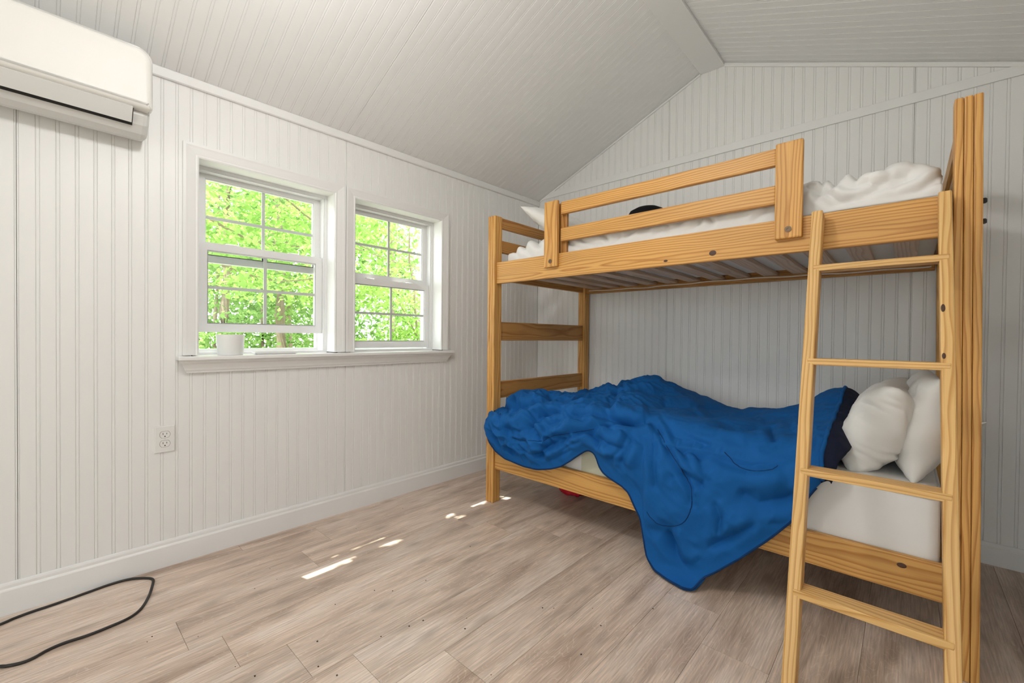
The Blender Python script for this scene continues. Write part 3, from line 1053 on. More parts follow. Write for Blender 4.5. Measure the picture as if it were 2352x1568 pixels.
for x in xcol:
    zb, yb = np.interp(x, EX, EZ), np.interp(x, EX, EY)
    zc, zk, zf = np.interp(x, CX, CZ), np.interp(x, CX, BZ), np.interp(x, CX, FZ)
    hang = np.clip((.56 - zb) / .3, 0, 1)
    left = np.clip((.62 - x) / .13, 0, 1)              # the bunched foot end rounds off over the post
    yback = -.115 - .62 * np.clip((.85 - x) / .36, 0, 1) ** 1.2
    ymid = yback * .55 + -.93 * .45
    c = [(yback, max(.565, zk - .06)), (yback - .03, zk), (ymid + .12, zc), (-.66 if x > .8 else ymid - .05, (zc + zf) / 2 - .005),
         (-.88, zf), (-.985, zf - .018), (-1.046, zf - .065 - .02 * hang)]
    z1 = zf - .12
    if zb < z1 - .05:
        ybulge = -1.096 - .016 * math.sin(x * 11) * hang
        c += [(ybulge, z1)]
        if zb < .30:
            c += [(-1.104, .5 * (z1 + zb) + .05)]
        if zb < .06:
            c += [(-1.102, .16), (-1.104, .05)]
        c += [(yb, zb)]
    else:
        c += [(-1.066, min(zb, zf - .1))]
    c = np.array(c)
    # pull the outline in at the foot end
    xo = x + left * .0
    cc = np.concatenate([np.full((len(c), 1), x), c], 1)
    rows.append(resample(cc, NV))
P = np.array(rows)
# rounding of the bunched foot end: top columns start further right than the hanging ones
vv = np.linspace(0, 1, NV)[None, :]
P[:, :, 0] += np.clip((.64 - P[:, :, 0]) / .15, 0, 1) * np.clip((P[:, :, 2] - .47) / .16, 0, 1) * .055
E0 = P[:, -1].copy()
for _ in range(34):
    P = grid_smooth(P, 1)
    P[:, -1] = E0
for _ in range(3): P[1:-1, -1] = .5 * P[1:-1, -1] + .25 * (P[2:, -1] + P[:-2, -1])
CREASES = [
    (.004, 4, [(1177, 1003), (1195, 1011), (1211, 1010)]),
    (.010, 4, [(1248, 1008), (1270, 1001), (1321, 993), (1364, 986), (1389, 982), (1415, 977), (1440, 970)]),
    (.014, 6, [(1168, 955), (1195, 938), (1228, 925), (1262, 921)]),
    (.018, 7, [(1217, 986), (1229, 969), (1253, 955), (1287, 945), (1301, 942)]),
    (.016, 6, [(1299, 950), (1321, 960), (1347, 955), (1381, 957), (1406, 960), (1432, 970), (1457, 973)]),
    (.016, 7, [(1231, 1056), (1253, 1030), (1279, 1013), (1313, 1003), (1350, 990)]),
    (.012, 5, [(1226, 982), (1236, 996), (1244, 1013)]),
    (.012, 5, [(1205, 1040), (1213, 1055), (1216, 1075)]),
    (.010, 5, [(1130, 990), (1150, 1020), (1175, 1040)]),
    (.010, 5, [(1150, 925), (1165, 940), (1170, 955)]), (.009, 5, [(1185, 915), (1192, 930), (1185, 945)]),
    (.010, 5, [(1260, 975), (1300, 968), (1340, 970)]), (.009, 4, [(1275, 988), (1310, 980), (1350, 975), (1380, 968)]),
    (.009, 5, [(1330, 945), (1360, 940), (1400, 942)]), (.009, 5, [(1195, 1030), (1225, 1040), (1255, 1050)]),
    (.008, 4, [(1290, 1035), (1315, 1020), (1340, 1012)]), (.008, 4, [(1260, 1060), (1290, 1045), (1320, 1030)]),
    (.016, 7, [(1440, 890), (1454, 892), (1491, 899), (1525, 900)]),
    (.010, 5, [(1491, 963), (1511, 986), (1532, 1025), (1553, 1059), (1576, 1097), (1589, 1124), (1589, 1156)]),
    (.018, 7, [(1400, 961), (1430, 968), (1455, 971), (1494, 961)]),
    (.014, 9, [(1566, 1078), (1591, 1099), (1615, 1120)]),
    (.022, 9, [(1530, 1216), (1540, 1242), (1551, 1275), (1565, 1293), (1583, 1310)]),
    (.014, 7, [(1506, 1298), (1542, 1302), (1577, 1308)]),
    (.016, 20, [(1690, 1130), (1740, 1158), (1800, 1150), (1830, 1135)]),
    (.010, 8, [(1765, 1200), (1800, 1208), (1825, 1204)]),
    (.010, 9, [(1600, 1030), (1610, 1065), (1622, 1110)]),
    (.010, 8, [(1560, 950), (1613, 961), (1676, 954), (1740, 953)]),
    (.009, 8, [(1770, 975), (1776, 1000), (1782, 1020)]),
    (.012, 6, [(1415, 880), (1420, 900), (1412, 915)]), (.010, 5, [(1430, 885), (1436, 905)]),
    (.012, 6, [(1370, 1000), (1395, 1020), (1432, 1030)]),
    (.014, 6, [(1350, 985), (1368, 1005), (1374, 1030)]),
    (.013, 7, [(1425, 1065), (1440, 1035), (1455, 1010)]), (.010, 6, [(1395, 1060), (1420, 1040), (1445, 1000)]),
    (.010, 9, [(1620, 1260), (1680, 1235), (1740, 1200)]), (.008, 7, [(1640, 1150), (1655, 1190), (1650, 1230)]),
    (.008, 6, [(1500, 1000), (1505, 1060), (1512, 1120)]), (.008, 6, [(1540, 990), (1570, 1040), (1600, 1085)]),
    (.010, 7, [(1605, 935), (1660, 940), (1720, 938)]), (.008, 6, [(1840, 960), (1860, 990), (1868, 1040)]),
    (.008, 6, [(1520, 925), (1560, 935), (1600, 938)]), (.009, 6, [(1650, 985), (1700, 992), (1760, 985)]),
]
# overlaps: one layer of cloth lying proud of its neighbour (left of the drawn direction is proud)
STEPS = [
    (.026, 6, 70, [(1480, 1215), (1479, 1150), (1479, 1090), (1480, 1030)], -1),
    (.020, 3.0, 45, [(1508, 944), (1528, 967), (1553, 986), (1613, 1018), (1640, 1029), (1676, 1042), (1719, 1050), (1783, 1063), (1815, 1065)], 1),
    (.026, 3.5, 34, [(1139, 935), (1151, 959), (1160, 982), (1175, 1003), (1188, 1018)], -1),
    (.024, 3.5, 36, [(1285, 927), (1311, 929), (1355, 928), (1400, 924)], -1),
    (.020, 3.0, 30, [(1400, 961), (1430, 966), (1455, 970), (1494, 962)], 1),
    (.016, 3.0, 26, [(1217, 986), (1229, 969), (1253, 955), (1287, 945)], -1),
    (.014, 3.0, 24, [(1248, 1008), (1321, 993), (1389, 982), (1440, 970)], 1),
]


def step_field(PX, steps):
    out = np.zeros(len(PX))
    for a, w, reach, line, side in steps:
        L = np.asarray(line, float)
        best = np.full(len(PX), 1e9); sgn = np.ones(len(PX)); end = np.zeros(len(PX))
        segl = np.hypot(*(L[1:] - L[:-1]).T); cum = np.r_[0, np.cumsum(segl)]
        for i in range(len(L) - 1):
            d = L[i + 1] - L[i]; l2 = d @ d
            t = np.clip(((PX - L[i]) @ d) / l2, 0, 1)
            q = L[i] + t[:, None] * d
            dd = np.hypot(*(PX - q).T)
            m = dd < best
            best[m] = dd[m]; end[m] = (cum[i] + t[m] * segl[i]) / cum[-1]
            cr_ = d[0] * (PX[:, 1] - L[i][1]) - d[1] * (PX[:, 0] - L[i][0])
            sgn[m] = np.where(cr_[m] < 0, 1, -1)
        sd = best * sgn * side
        fade = np.clip(np.minimum(end, 1 - end) * 6, 0, 1)
        up = a / (1 + np.exp(np.clip(-sd / w, -40, 40)))
        out += fade * (up * np.exp(-np.maximum(sd, 0) / reach) - .45 * a * np.where(sd < 0, np.exp(sd / (reach * .35)), 0))
    return out


N = grid_normals(P)
if N[NU // 2, NV // 3, 2] < 0: N = -N
flat = P.reshape(-1, 3)
PX = topix(flat)
disp = 2.0 * crease_field(PX, [(a, w * 1.15, l) for a, w, l in CREASES]) + 1.25 * step_field(PX, STEPS)
nn = np.empty(len(flat))
for i, p in enumerate(flat):
    lf = max(0, min(1, (1.45 - p[0]) / .5))          # the left half is far more rumpled
    q = (p[0] * .9 + p[2] * .5, p[1], p[2])
    nn[i] = .016 * nz(p, 5.5, 3) + (.006 + .026 * lf) * (ridged(q, 8.0, 11) - .5) + (.004 + .011 * lf) * (ridged(q, 19, 5) - .5) + (.0015 + .003 * lf) * (ridged(q, 41, 7) - .5)
edgev = np.clip((1 - np.tile(np.linspace(0, 1, NV), NU)) * 14, 0.15, 1)
inner = np.clip((flat[:, 2] - .03) / .1, .15, 1)
flat = flat + N.reshape(-1, 3) * ((disp + nn) * edgev * inner)[:, None]
# keep the cloth outside the mattress, rails and floor
flat[:, 2] = np.maximum(flat[:, 2], .010)
m = (flat[:, 1] > -1.02) & (flat[:, 1] < -.06)
flat[m, 2] = np.maximum(flat[m, 2], .566)
m = (flat[:, 1] <= -1.02) & (flat[:, 2] < .55)
flat[m, 1] = np.minimum(flat[m, 1], np.where(flat[m, 0] < .54, -1.066, -1.056))
flat = grid_smooth(flat.reshape(NU, NV, 3), 2).reshape(-1, 3)
FPXL = topix(flat); FDEP = (flat - CAM) @ _fw
comf = thing('comforter', (1.3, -.6, .565), 'rumpled blue comforter with navy lining hanging off the lower bunk to the floor', 'comforter')
o = mesh('shell', flat, grid_faces(NU, NV), M_blue, comf, smooth=True, mats=[M_navy])
if o.data.polygons[(NU // 2) * (NV - 1) + NV // 3].normal.z < 0: o.data.flip_normals()
md = o.modifiers.new('loft', 'SOLIDIFY'); md.thickness = .009; md.offset = -1; md.material_offset = 1; md.material_offset_rim = 0
G = flat.reshape(NU, NV, 3)
mesh('hem', *tube_arrays(G[2:-2, -1][::2], .0042, 6), M_seam, comf, smooth=True)
# stitched quilting lines
for ln in ([(1485, 1175), (1502, 1196), (1522, 1206), (1547, 1208), (1569, 1200), (1583, 1179), (1589, 1151), (1587, 1120), (1574, 1093), (1553, 1059), (1532, 1025), (1511, 986)],
           [(1666, 1037), (1687, 1063), (1708, 1076), (1740, 1081), (1772, 1078), (1786, 1069)],
           [(1177, 1003), (1195, 1011), (1220, 1011), (1244, 1013), (1270, 1001), (1321, 993), (1364, 986)]):
    cc = catmull([(x, y, 0) for x, y in ln], 10)
    pts = []
    for x, y, _ in cc:
        d2 = np.hypot(FPXL[:, 0] - x, FPXL[:, 1] - y)
        near = np.where(d2 < 4.5)[0]
        if len(near) == 0: continue
        near = near[FDEP[near] < FDEP[near].min() + .03]
        pts.append(flat[near[np.argmin(d2[near])]])
    pts = np.array(pts)
    for _ in range(2): pts[1:-1] = .5 * pts[1:-1] + .25 * (pts[2:] + pts[:-2])
    mesh('stitching', *tube_arrays(pts, .0019, 6), M_seam, comf, smooth=True)
# turned back lining at the head end
cr = G[-1]
nl = 14
L_ = []
for k in range(nl):
    t = k / (nl - 1)
    row = cr.copy()
    top = np.clip((cr[:, 2] - .50) / .28, 0, 1)
    row[:, 0] = cr[:, 0] + (.012 + .078 * np.clip(top + .15, 0, 1)) * t + .006 * np.sin(t * 3.0)
    row[:, 2] = cr[:, 2] + .010 * math.sin(t * math.pi) - np.maximum(0, cr[:, 2] - .58) * .55 * t ** 1.7
    row[:, 1] = cr[:, 1] + .012 * t
    L_.append(row)
L_ = np.array(L_)
o = mesh('turned_lining', L_.reshape(-1, 3), grid_faces(nl, NV), M_navy, comf, smooth=True)
if o.data.polygons[5 * (NV - 1) + NV // 3].normal.z < 0: o.data.flip_normals()
md = o.modifiers.new('loft', 'SOLIDIFY'); md.thickness = .006; md.offset = -1
mesh('hem', *tube_arrays(cr[2:-2][::2] + np.array([0.004, 0, .003]), .007, 6), M_blue, comf, smooth=True)


# ---- pillows
def pillow(name, c, size, rot, label, group=None, seed=0, puff=1.0, cat='pillow', blunt=2.6, folds=()):
    n = 76
    V, F = [], []
    R = Matrix.Translation(c) @ rot
    for side in (1, -1):
        for i in range(n + 1):
            for j in range(n + 1):
                a, b = -1 + 2 * i / n, -1 + 2 * j / n
                e = (1 - abs(a) ** 2.4) * (1 - abs(b) ** blunt)
                t = max(0, e) ** .52 * puff
                # edges sag inwards between the corners
                pin = 1 - .075 * (1 - b * b) * abs(a) ** 3
                pin2 = 1 - .075 * (1 - a * a) * abs(b) ** 3
                p = Vector((a * pin * size[0] / 2, b * pin2 * size[1] / 2, side * t * size[2] / 2))
                q = p * 1.0
                w = .006 * (ridged((q.x * 1.6, q.y * .5, 0), 9, seed + side) - .4) + .004 * (ridged(q, 17, seed) - .5) + .011 * nz(q, 4, seed + 2)
                p.z += side * w * min(1, t * 2)
                V.append((R @ p)[:])
    m = (n + 1) ** 2
    gf = grid_faces(n + 1, n + 1)
    F = [list(f) for f in gf] + [[int(x) + m for x in f[::-1]] for f in gf]
    o = mesh(name, V, F, M_pillow, None, smooth=True)
    bm = bmesh.new(); bm.from_mesh(o.data)
    bmesh.ops.remove_doubles(bm, verts=bm.verts, dist=.0004)
    bmesh.ops.recalc_face_normals(bm, faces=bm.faces)
    bm.normal_update()
    if folds:
        bm.verts.ensure_lookup_table()
        co = np.array([v.co[:] for v in bm.verts]); no = np.array([v.normal[:] for v in bm.verts])
        d = crease_field(topix(co), folds) * (np.einsum('ij,ij->i', no, CAM - co) > 0)
        for v, q in zip(bm.verts, co + no * d[:, None]): v.co = q
    bm.to_mesh(o.data); bm.free()
    return tag(o, label, cat, group)


def rot(x=0, y=0, z=0):
    return (Matrix.Rotation(math.radians(z), 4, 'Z') @ Matrix.Rotation(math.radians(y), 4, 'Y') @ Matrix.Rotation(math.radians(x), 4, 'X'))


# lower bunk: one pillow lying in front, one propped against the head end
pb = pillow('pillow', (2.384, -.62, .703), (.36, .66, .15), rot(0, -79, 2), 'white pillow propped against the head end of the lower bunk, behind the ladder pole', 'lower bunk pillows', 3, blunt=5,
            folds=[(.012, 6, [(2110, 990), (2135, 986), (2163, 982)]), (.014, 7, [(2095, 1000), (2106, 1050), (2112, 1075)]), (.012, 6, [(2122, 1000), (2117, 1035), (2127, 1062)]),
                   (.010, 6, [(2140, 1000), (2150, 1030), (2160, 1050)]), (.010, 7, [(2105, 950), (2130, 930), (2155, 920)]), (.008, 6, [(2120, 970), (2145, 955), (2162, 950)])])
mesh('pillow_corner', *tube_arrays([(2.43, -.80, .735), (2.49, -.80, .731), (2.525, -.80, .731), (2.536, -.805, .738)], [.012, .012, .008, .002], 8, flat=.5), M_pillow, pb, smooth=True)
pillow('pillow', (2.272, -.64, .686), (.33, .64, .185), rot(0, -68, -2), 'crumpled white pillow beside the navy comforter lining on the lower bunk', 'lower bunk pillows', 8, blunt=9,
       folds=[(.006, 3, [(1938, 1040), (1975, 1042), (2018, 1043), (2092, 1047)]), (.005, 5, [(1935, 1056), (1971, 1062), (2001, 1060), (2044, 1068)]), (.012, 7, [(1975, 925), (2010, 935), (2050, 930), (2075, 945)]),
              (.010, 7, [(2085, 935), (2092, 970), (2088, 1010)]), (.010, 8, [(1985, 960), (1975, 1000), (1965, 1030)]), (.009, 8, [(2020, 905), (2050, 915), (2075, 930)]), (.008, 8, [(2030, 960), (2020, 1000), (2030, 1030)])])

# upper bunk
pillow('pillow', (.815, -.66, 1.643), (.44, .62, .14), rot(0, 33, 5), 'white pillow propped at the foot end of the upper bunk', None, 15)

# rumpled sheet on the upper bunk
NUs, NVs = 330, 180
SX = [.575, .62, .70, .84, .95, 1.1, 1.3, 1.5, 1.7, 1.9, 2.0, 2.06, 2.12, 2.20, 2.30, 2.38, 2.415]
SZ = [1.47, 1.550, 1.572, 1.576, 1.576, 1.578, 1.578, 1.580, 1.582, 1.588, 1.604, 1.608, 1.592, 1.600, 1.606, 1.596, 1.55]
rows = []
for x in np.linspace(.575, 2.415, NUs):
    z = np.interp(x, SX, SZ)
    zf = z - (.022 if x < 1.95 else .015)
    zb = z + (.02 if x > 1.95 else 0)
    low = 1.447 if x < 1.99 else 1.452
    c = [(x, -.095, 1.46), (x, -.105, zb - .03), (x, -.20, zb), (x, -.50, z + .008), (x, -.76, z), (x, -.89, zf), (x, -.955, zf - .022), (x, -.982, 1.495), (x, -.988, low)]
    rows.append(resample(np.array(c), NVs))
P = grid_smooth(np.array(rows), 8)
N = grid_normals(P)
if N[NUs // 2, NVs // 2, 2] < 0: N = -N
fl2 = P.reshape(-1, 3)
PX = topix(fl2)
SC = [
    (.012, 6, [(1895, 437), (1875, 452), (1905, 475), (1935, 470)]),
    (.014, 7, [(1970, 425), (1966, 412), (1985, 399), (2040, 393)]),
    (.016, 8, [(1935, 468), (1960, 455), (2000, 445), (2060, 425), (2110, 405)]),
    (.010, 5, [(1925, 470), (1960, 462), (2030, 455), (2060, 452)]),
    (.014, 6, [(1850, 432), (1890, 445), (1930, 465), (1990, 466)]),
    (.012, 6, [(1890, 435), (1905, 440), (1918, 425), (1920, 415)]),
    (.014, 7, [(2060, 450), (2110, 440), (2150, 420), (2180, 415)]),
    (.012, 7, [(2000, 432), (2050, 412), (2100, 396)]), (.010, 6, [(2120, 428), (2150, 408), (2170, 398)]),
    (.010, 6, [(1862, 415), (1880, 422), (1893, 432)]), (.010, 6, [(1940, 440), (1975, 430), (2010, 418)]),
    (.012, 5, [(1299, 556), (1313, 561), (1337, 571)]), (.012, 5, [(1318, 544), (1346, 556), (1371, 564)]),
    (.012, 5, [(1379, 536), (1395, 547), (1394, 560)]), (.012, 5, [(1434, 549), (1449, 534), (1465, 526)]),
    (.012, 5, [(1480, 524), (1501, 516), (1532, 514), (1539, 523)]), (.012, 5, [(1559, 516), (1573, 504), (1590, 500)]),
    (.012, 5, [(1628, 497), (1637, 509), (1633, 523)]), (.012, 5, [(1646, 495), (1676, 483), (1712, 478), (1766, 470)]),
    (.012, 5, [(1725, 512), (1748, 496), (1769, 479)]), (.010, 5, [(1405, 560), (1425, 545), (1430, 535)]),
    (.010, 5, [(1500, 540), (1520, 528), (1545, 530)]), (.010, 5, [(1585, 530), (1605, 515), (1612, 500)]),
    (.010, 6, [(1200, 555), (1208, 572), (1220, 592)]), (.010, 6, [(1225, 548), (1238, 560), (1243, 575)]),
    (.010, 6, [(1180, 570), (1188, 585), (1190, 595)]),
]
disp = 1.8 * crease_field(PX, SC)
nn = np.array([(.5 if p[0] > 1.93 else 1.0) * (.009 * nz(p, 6, 21) + .008 * (ridged((p[0] + .6 * p[1], p[1], p[2]), 8, 31) - .5)) + .006 * (ridged((p[0] - .4 * p[1], p[1] * .6, p[2]), 15, 9) - .5) + .002 * (ridged(p, 37, 2) - .5) for p in fl2])
ed = np.clip((1 - np.tile(np.linspace(0, 1, NVs), NUs)) * 16, .2, 1)
fl2 = fl2 + N.reshape(-1, 3) * ((disp + nn) * ed)[:, None]
fl2 = grid_smooth(fl2.reshape(NUs, NVs, 3), 2).reshape(-1, 3)
fl2[:, 1] = np.maximum(fl2[:, 1], np.where(fl2[:, 2] < 1.50, -1.0095, -1.2))
fl2[:, 1] = np.clip(fl2[:, 1], -1.010, -.084)
fl2[:, 2] = np.maximum(fl2[:, 2], 1.4445)
sh = mesh('bed_sheet', fl2, grid_faces(NUs, NVs), M_sheet, None, smooth=True)
if sh.data.polygons[(NUs // 2) * (NVs - 1) + NVs // 2].normal.z < 0: sh.data.flip_normals()
md = sh.modifiers.new('thickness', 'SOLIDIFY'); md.thickness = .003; md.offset = 1
tag(sh, 'rumpled white sheet spread over the upper bunk mattress', 'bed sheet')

# black hat on the upper bunk
ht = thing('hat', (1.27, -.62, 1.53), 'black felt hat lying on the upper bunk sheet', 'hat')
prof = [(.165, .012), (.170, .016), (.120, .022), (.104, .030), (.100, .080), (.094, .135), (.080, .165), (.050, .182), (.0008, .188)]
V, F = lathe_arrays(prof, 40, (1.27, -.62, 1.535)); V[:, 0] = 1.27 + (V[:, 0] - 1.27) * 1.15
mesh('crown', V, F, M_felt, ht, smooth=True)

# ------------------------------------------------------------------ air conditioner
ac = thing('air_conditioner', (0, -2.99, 1.78), 'glossy white wall mounted air conditioner left of the windows', 'air conditioner')
AY0, AY1 = -3.395, -2.592
bp_ = [(.001, 1.792), (.045, 1.772), (.085, 1.766), (.118, 1.776), (.150, 1.800), (.168, 1.83), (.172, 1.86), (.172, 2.05), (.150, 2.068), (.10, 2.074), (.001, 2.074)]
secs = []
for y, ins in ((AY0, .012), (AY0 + .008, .003), (AY0 + .02, 0), (AY1 - .02, 0), (AY1 - .008, .003), (AY1, .012)):
    cx_, cz_ = .085, 1.92
    secs.append([(max(.001, x - ins * (1 if x > .09 else 0)), y, z - ins * np.sign(z - cz_)) for x, z in bp_])
n = len(bp_)
V = [p for s in secs for p in s]
F = [list(range(n)), [5 * n + i for i in range(n)][::-1]]
for s in range(5):
    F += [[s * n + i, s * n + (i + 1) % n, (s + 1) * n + (i + 1) % n, (s + 1) * n + i][::-1] for i in range(n)]
o = mesh('body', V, F, M_ac2, ac)
bm = bmesh.new(); bm.from_mesh(o.data); bmesh.ops.recalc_face_normals(bm, faces=bm.faces); bm.to_mesh(o.data); bm.free()
# front panel, rounded corners
bm = bmesh.new()
bmesh.ops.create_cube(bm, size=1, matrix=Matrix.Translation((.1875, (AY0 + AY1) / 2, 1.9605)) @ Matrix.Diagonal((.049, AY1 - AY0 + .008, .233, 1)))
ed_ = [e for e in bm.edges if abs((e.verts[0].co - e.verts[1].co).x) > .01 and e.verts[0].co.z > 2.0]
bmesh.ops.bevel(bm, geom=ed_, offset=.048, segments=8, affect='EDGES', profile=.5)
ed_ = [e for e in bm.edges if abs((e.verts[0].co - e.verts[1].co).x) > .01 and e.verts[0].co.z < 1.86]
bmesh.ops.bevel(bm, geom=ed_, offset=.012, segments=4, affect='EDGES', profile=.5)
ed_ = [e for e in bm.edges if all(v.co.x > .2 for v in e.verts) and len([f for f in e.link_faces if abs(f.normal.x) > .9]) == 1]
bmesh.ops.bevel(bm, geom=ed_, offset=.022, segments=5, affect='EDGES', profile=.5)
for v in bm.verts: v.co.x += .006 - .085 * (v.co.z - 1.844) * (1 if v.co.x > .19 else .3)
bmesh.ops.recalc_face_normals(bm, faces=bm.faces)
V, F = bm_to_arrays(bm); bm.free()
mesh('front_panel', V, F, M_ac, ac, smooth=False)
for p in ac.children[-1].data.polygons: p.use_smooth = len(p.vertices) <= 4 and p.area < .02
# air outlet slot and louver: the louver runs from the panel's lower edge down and back to the slot
def slab(p0, p1, y0, y1, th):
    p0, p1 = Vector((p0[0], 0, p0[1])), Vector((p1[0], 0, p1[1]))
    d = (p1 - p0).normalized(); nrm = Vector((-d.z, 0, d.x))
    if nrm.x < 0: nrm = -nrm
    q = [p0, p1, p1 - nrm * th, p0 - nrm * th]
    V = [(v.x, y, v.z) for y in (y0, y1) for v in q]
    F = [[0, 1, 2, 3], [7, 6, 5, 4], [0, 4, 5, 1], [1, 5, 6, 2], [2, 6, 7, 3], [3, 7, 4, 0]]
    return V, F


mesh('outlet_slot', *slab((.186, 1.8435), (.1475, 1.7915), AY0 + .05, AY1 - .050, .02), M_black, ac)
mesh('louver', *slab((.2045, 1.8415), (.1665, 1.7955), AY0 + .054, AY1 - .054, .005), M_ac2, ac)

# ------------------------------------------------------------------ power outlet
ot = thing('power_outlet', (.003, -2.5215, .548), 'white duplex power outlet on the wall below the left window', 'power outlet')
bm = bmesh.new()
bmesh.ops.create_cube(bm, size=1, matrix=Matrix.Translation((.0032, -2.5215, .5483)) @ Matrix.Diagonal((.0060, .0700, .1135, 1)))
ed_ = [e for e in bm.edges if all(v.co.x > .005 for v in e.verts)]
bmesh.ops.bevel(bm, geom=ed_, offset=.0032, segments=2, affect='EDGES', profile=.5)
V, F = bm_to_arrays(bm); bm.free()
mesh('cover_plate', V, F, M_plate, ot)
for zc in (.5678, .5288):
    k = 28
    def oval(s, x):
        out = []
        for i in range(k):
            a = 2 * math.pi * i / k
            y = .0172 * s * math.cos(a); z = max(-.0138 * s, min(.0138 * s, .0172 * s * math.sin(a)))
            out.append((x, -2.5215 + y, zc + z))
        return out
    V = oval(1.06, .0063) + oval(1.06, .0058); F = [list(range(k))]
    mesh('socket_gap', V, F, M_cord, ot)
    V = oval(1.0, .0072) + oval(1.0, .0050); F = [list(range(k))] + [[i, (i + 1) % k, (i + 1) % k + k, i + k] for i in range(k)]
    rc = mesh('receptacle', V, F, M_plate, ot)
    for (y, z, h, w) in ((-.0062, .0035, .0085, .0020), (.0062, .0035, .0066, .0020)):
        mesh('slot', *box_arrays((.0068, -2.5215 + y - w / 2, zc + z - h / 2), (.0074, -2.5215 + y + w / 2, zc + z + h / 2)), M_black, rc)
    V, F = lathe_arrays([(0, 0), (.0026, 0), (.0026, .0006), (0, .0006)], 10)
    mesh('ground_hole', np.array([(.0069 + v[2], -2.5215 + v[0], zc - .0075 + v[1]) for v in V]), F, M_black, rc)
V, F = lathe_arrays([(0, 0), (.0026, 0), (.002, .001), (0, .001)], 10)
mesh('screw', np.array([(.006 + v[2], -2.5215 + v[0], .5483 + v[1]) for v in V]), F, M_ac2, ot)

# ------------------------------------------------------------------ cord on the floor
cp = [(.15, -3.32), (.12, -3.10), (.077, -2.975), (.064, -2.946), (.055, -2.906), (.050, -2.842), (.037, -2.761), (.028, -2.705), (.029, -2.655), (.045, -2.620), (.080, -2.585), (.11, -2.575),
      (.158, -2.584), (.238, -2.606), (.310, -2.636), (.345, -2.669), (.359, -2.715), (.365, -2.779), (.360, -2.829), (.367, -2.867), (.384, -2.897), (.387, -2.921), (.374, -2.950), (.350, -2.985), (.30, -3.12), (.28, -3.32)]
cp = catmull([(x, y, .0048) for x, y in cp], 8)
o = mesh('extension_cord', *tube_arrays(cp, .0048, 10, flat=.9), M_cord, None, smooth=True)
tag(o, 'thin black cord looped on the floor beside the baseboard', 'cord')

# ------------------------------------------------------------------ things on the window stool
V, F = lathe_arrays([(0, .0005), (.050, .0005), (.052, .004), (.0585, .094), (.0585, .097), (.0555, .097), (.0500, .010), (0, .010)], 40, (-.020, -2.273, .9005))
o = mesh('plastic_tub', V, F, M_pot, None, smooth=False)
for p in o.data.polygons: p.use_smooth = True
md = o.modifiers.new('edge', 'EDGE_SPLIT'); md.split_angle = math.radians(40)
tag(o, 'frosted white plastic tub standing on the window stool', 'tub')
bm = bmesh.new()
bmesh.ops.create_cube(bm, size=1, matrix=Matrix.Translation((-.018, -2.075, .9085)) @ Matrix.Diagonal((.06, .205, .015, 1)))
for v in bm.verts:
    if v.co.z < .905: v.co.y = -2.075 + (v.co.y + 2.075) * .86; v.co.x = -.018 + (v.co.x + .018) * .7
top = [f for f in bm.faces if f.normal.z > .9]
r_ = bmesh.ops.inset_region(bm, faces=top, thickness=.004)
for v in top[0].verts: v.co.z -= .009
V, F = bm_to_arrays(bm); bm.free()
o = mesh('tray', V, F, M_pot, None)
tag(o, 'shallow white plastic tray on the window stool beside the tub', 'tray')

# ------------------------------------------------------------------ red thing under the bed
def crumple(c, r, seed):
    bm = bmesh.new(); bmesh.ops.create_icosphere(bm, subdivisions=4, radius=1)
    for v in bm.verts:
        p = v.co.copy()
        k = 1 + .35 * ridged(p, 1.6, seed) + .15 * ridged(p, 4, seed)
        v.co = Vector((c[0] + p.x * r[0] * k, c[1] + p.y * r[1] * k, max(.002, c[2] + p.z * r[2] * k)))
    V, F = bm_to_arrays(bm); bm.free()
    return V, F


o = mesh('plastic_bag', *crumple((.79, -.60, .045), (.075, .05, .036), 2), M_red, None, smooth=True)
tag(o, 'small crumpled red plastic bag on the floor under the bunk bed', 'bag')

# crumbs and specks scattered on the floor
V, F = [], []
spk = [(620, 1306), (585, 1352), (636, 1330), (349, 1462), (338, 1474), (455, 1462), (540, 1531), (585, 1553), (770, 1388), (860, 1356), (902, 1357), (978, 1333), (1072, 1420), (972, 1425), (1246, 1396), (1361, 1397), (1380, 1437), (1272, 1397), (1335, 1503), (1128, 1550), (1068, 1444), (940, 1438), (729, 1473), (731, 1531), (875, 1462), (774, 1551), (1080, 1255), (925, 1168), (818, 1214), (1500, 1398)]
for x, y in spk:
    p = floor_at(x, y); s = rng.uniform(.0010, .0021)
    a, f = box_arrays((p[0] - s, p[1] - s * rng.uniform(.5, 1.3), .0003), (p[0] + s, p[1] + s, .0003 + s))
    F += [[i + len(V) for i in q] for q in f]; V += a.tolist()
o = mesh('crumbs', V, F, M_cord, None)
tag(o, 'tiny dark crumbs scattered over the floor planks', 'crumbs', kind='stuff')

# ------------------------------------------------------------------ outdoors
V = []; F = []
gx = np.linspace(-40, 30, 40); gy = np.linspace(-40, 40, 50)
for a in gx:
    for b in gy:
        V.append((a, b, -.45 + .22 * mnoise.noise(Vector((a * .15, b * .15, 0))) - (0 if a < -3 else .1)))
o = mesh('ground', V, grid_faces(40, 50), M_ground, None, smooth=True)
tag(o, 'sunlit leaf covered ground outside the windows', kind='structure')


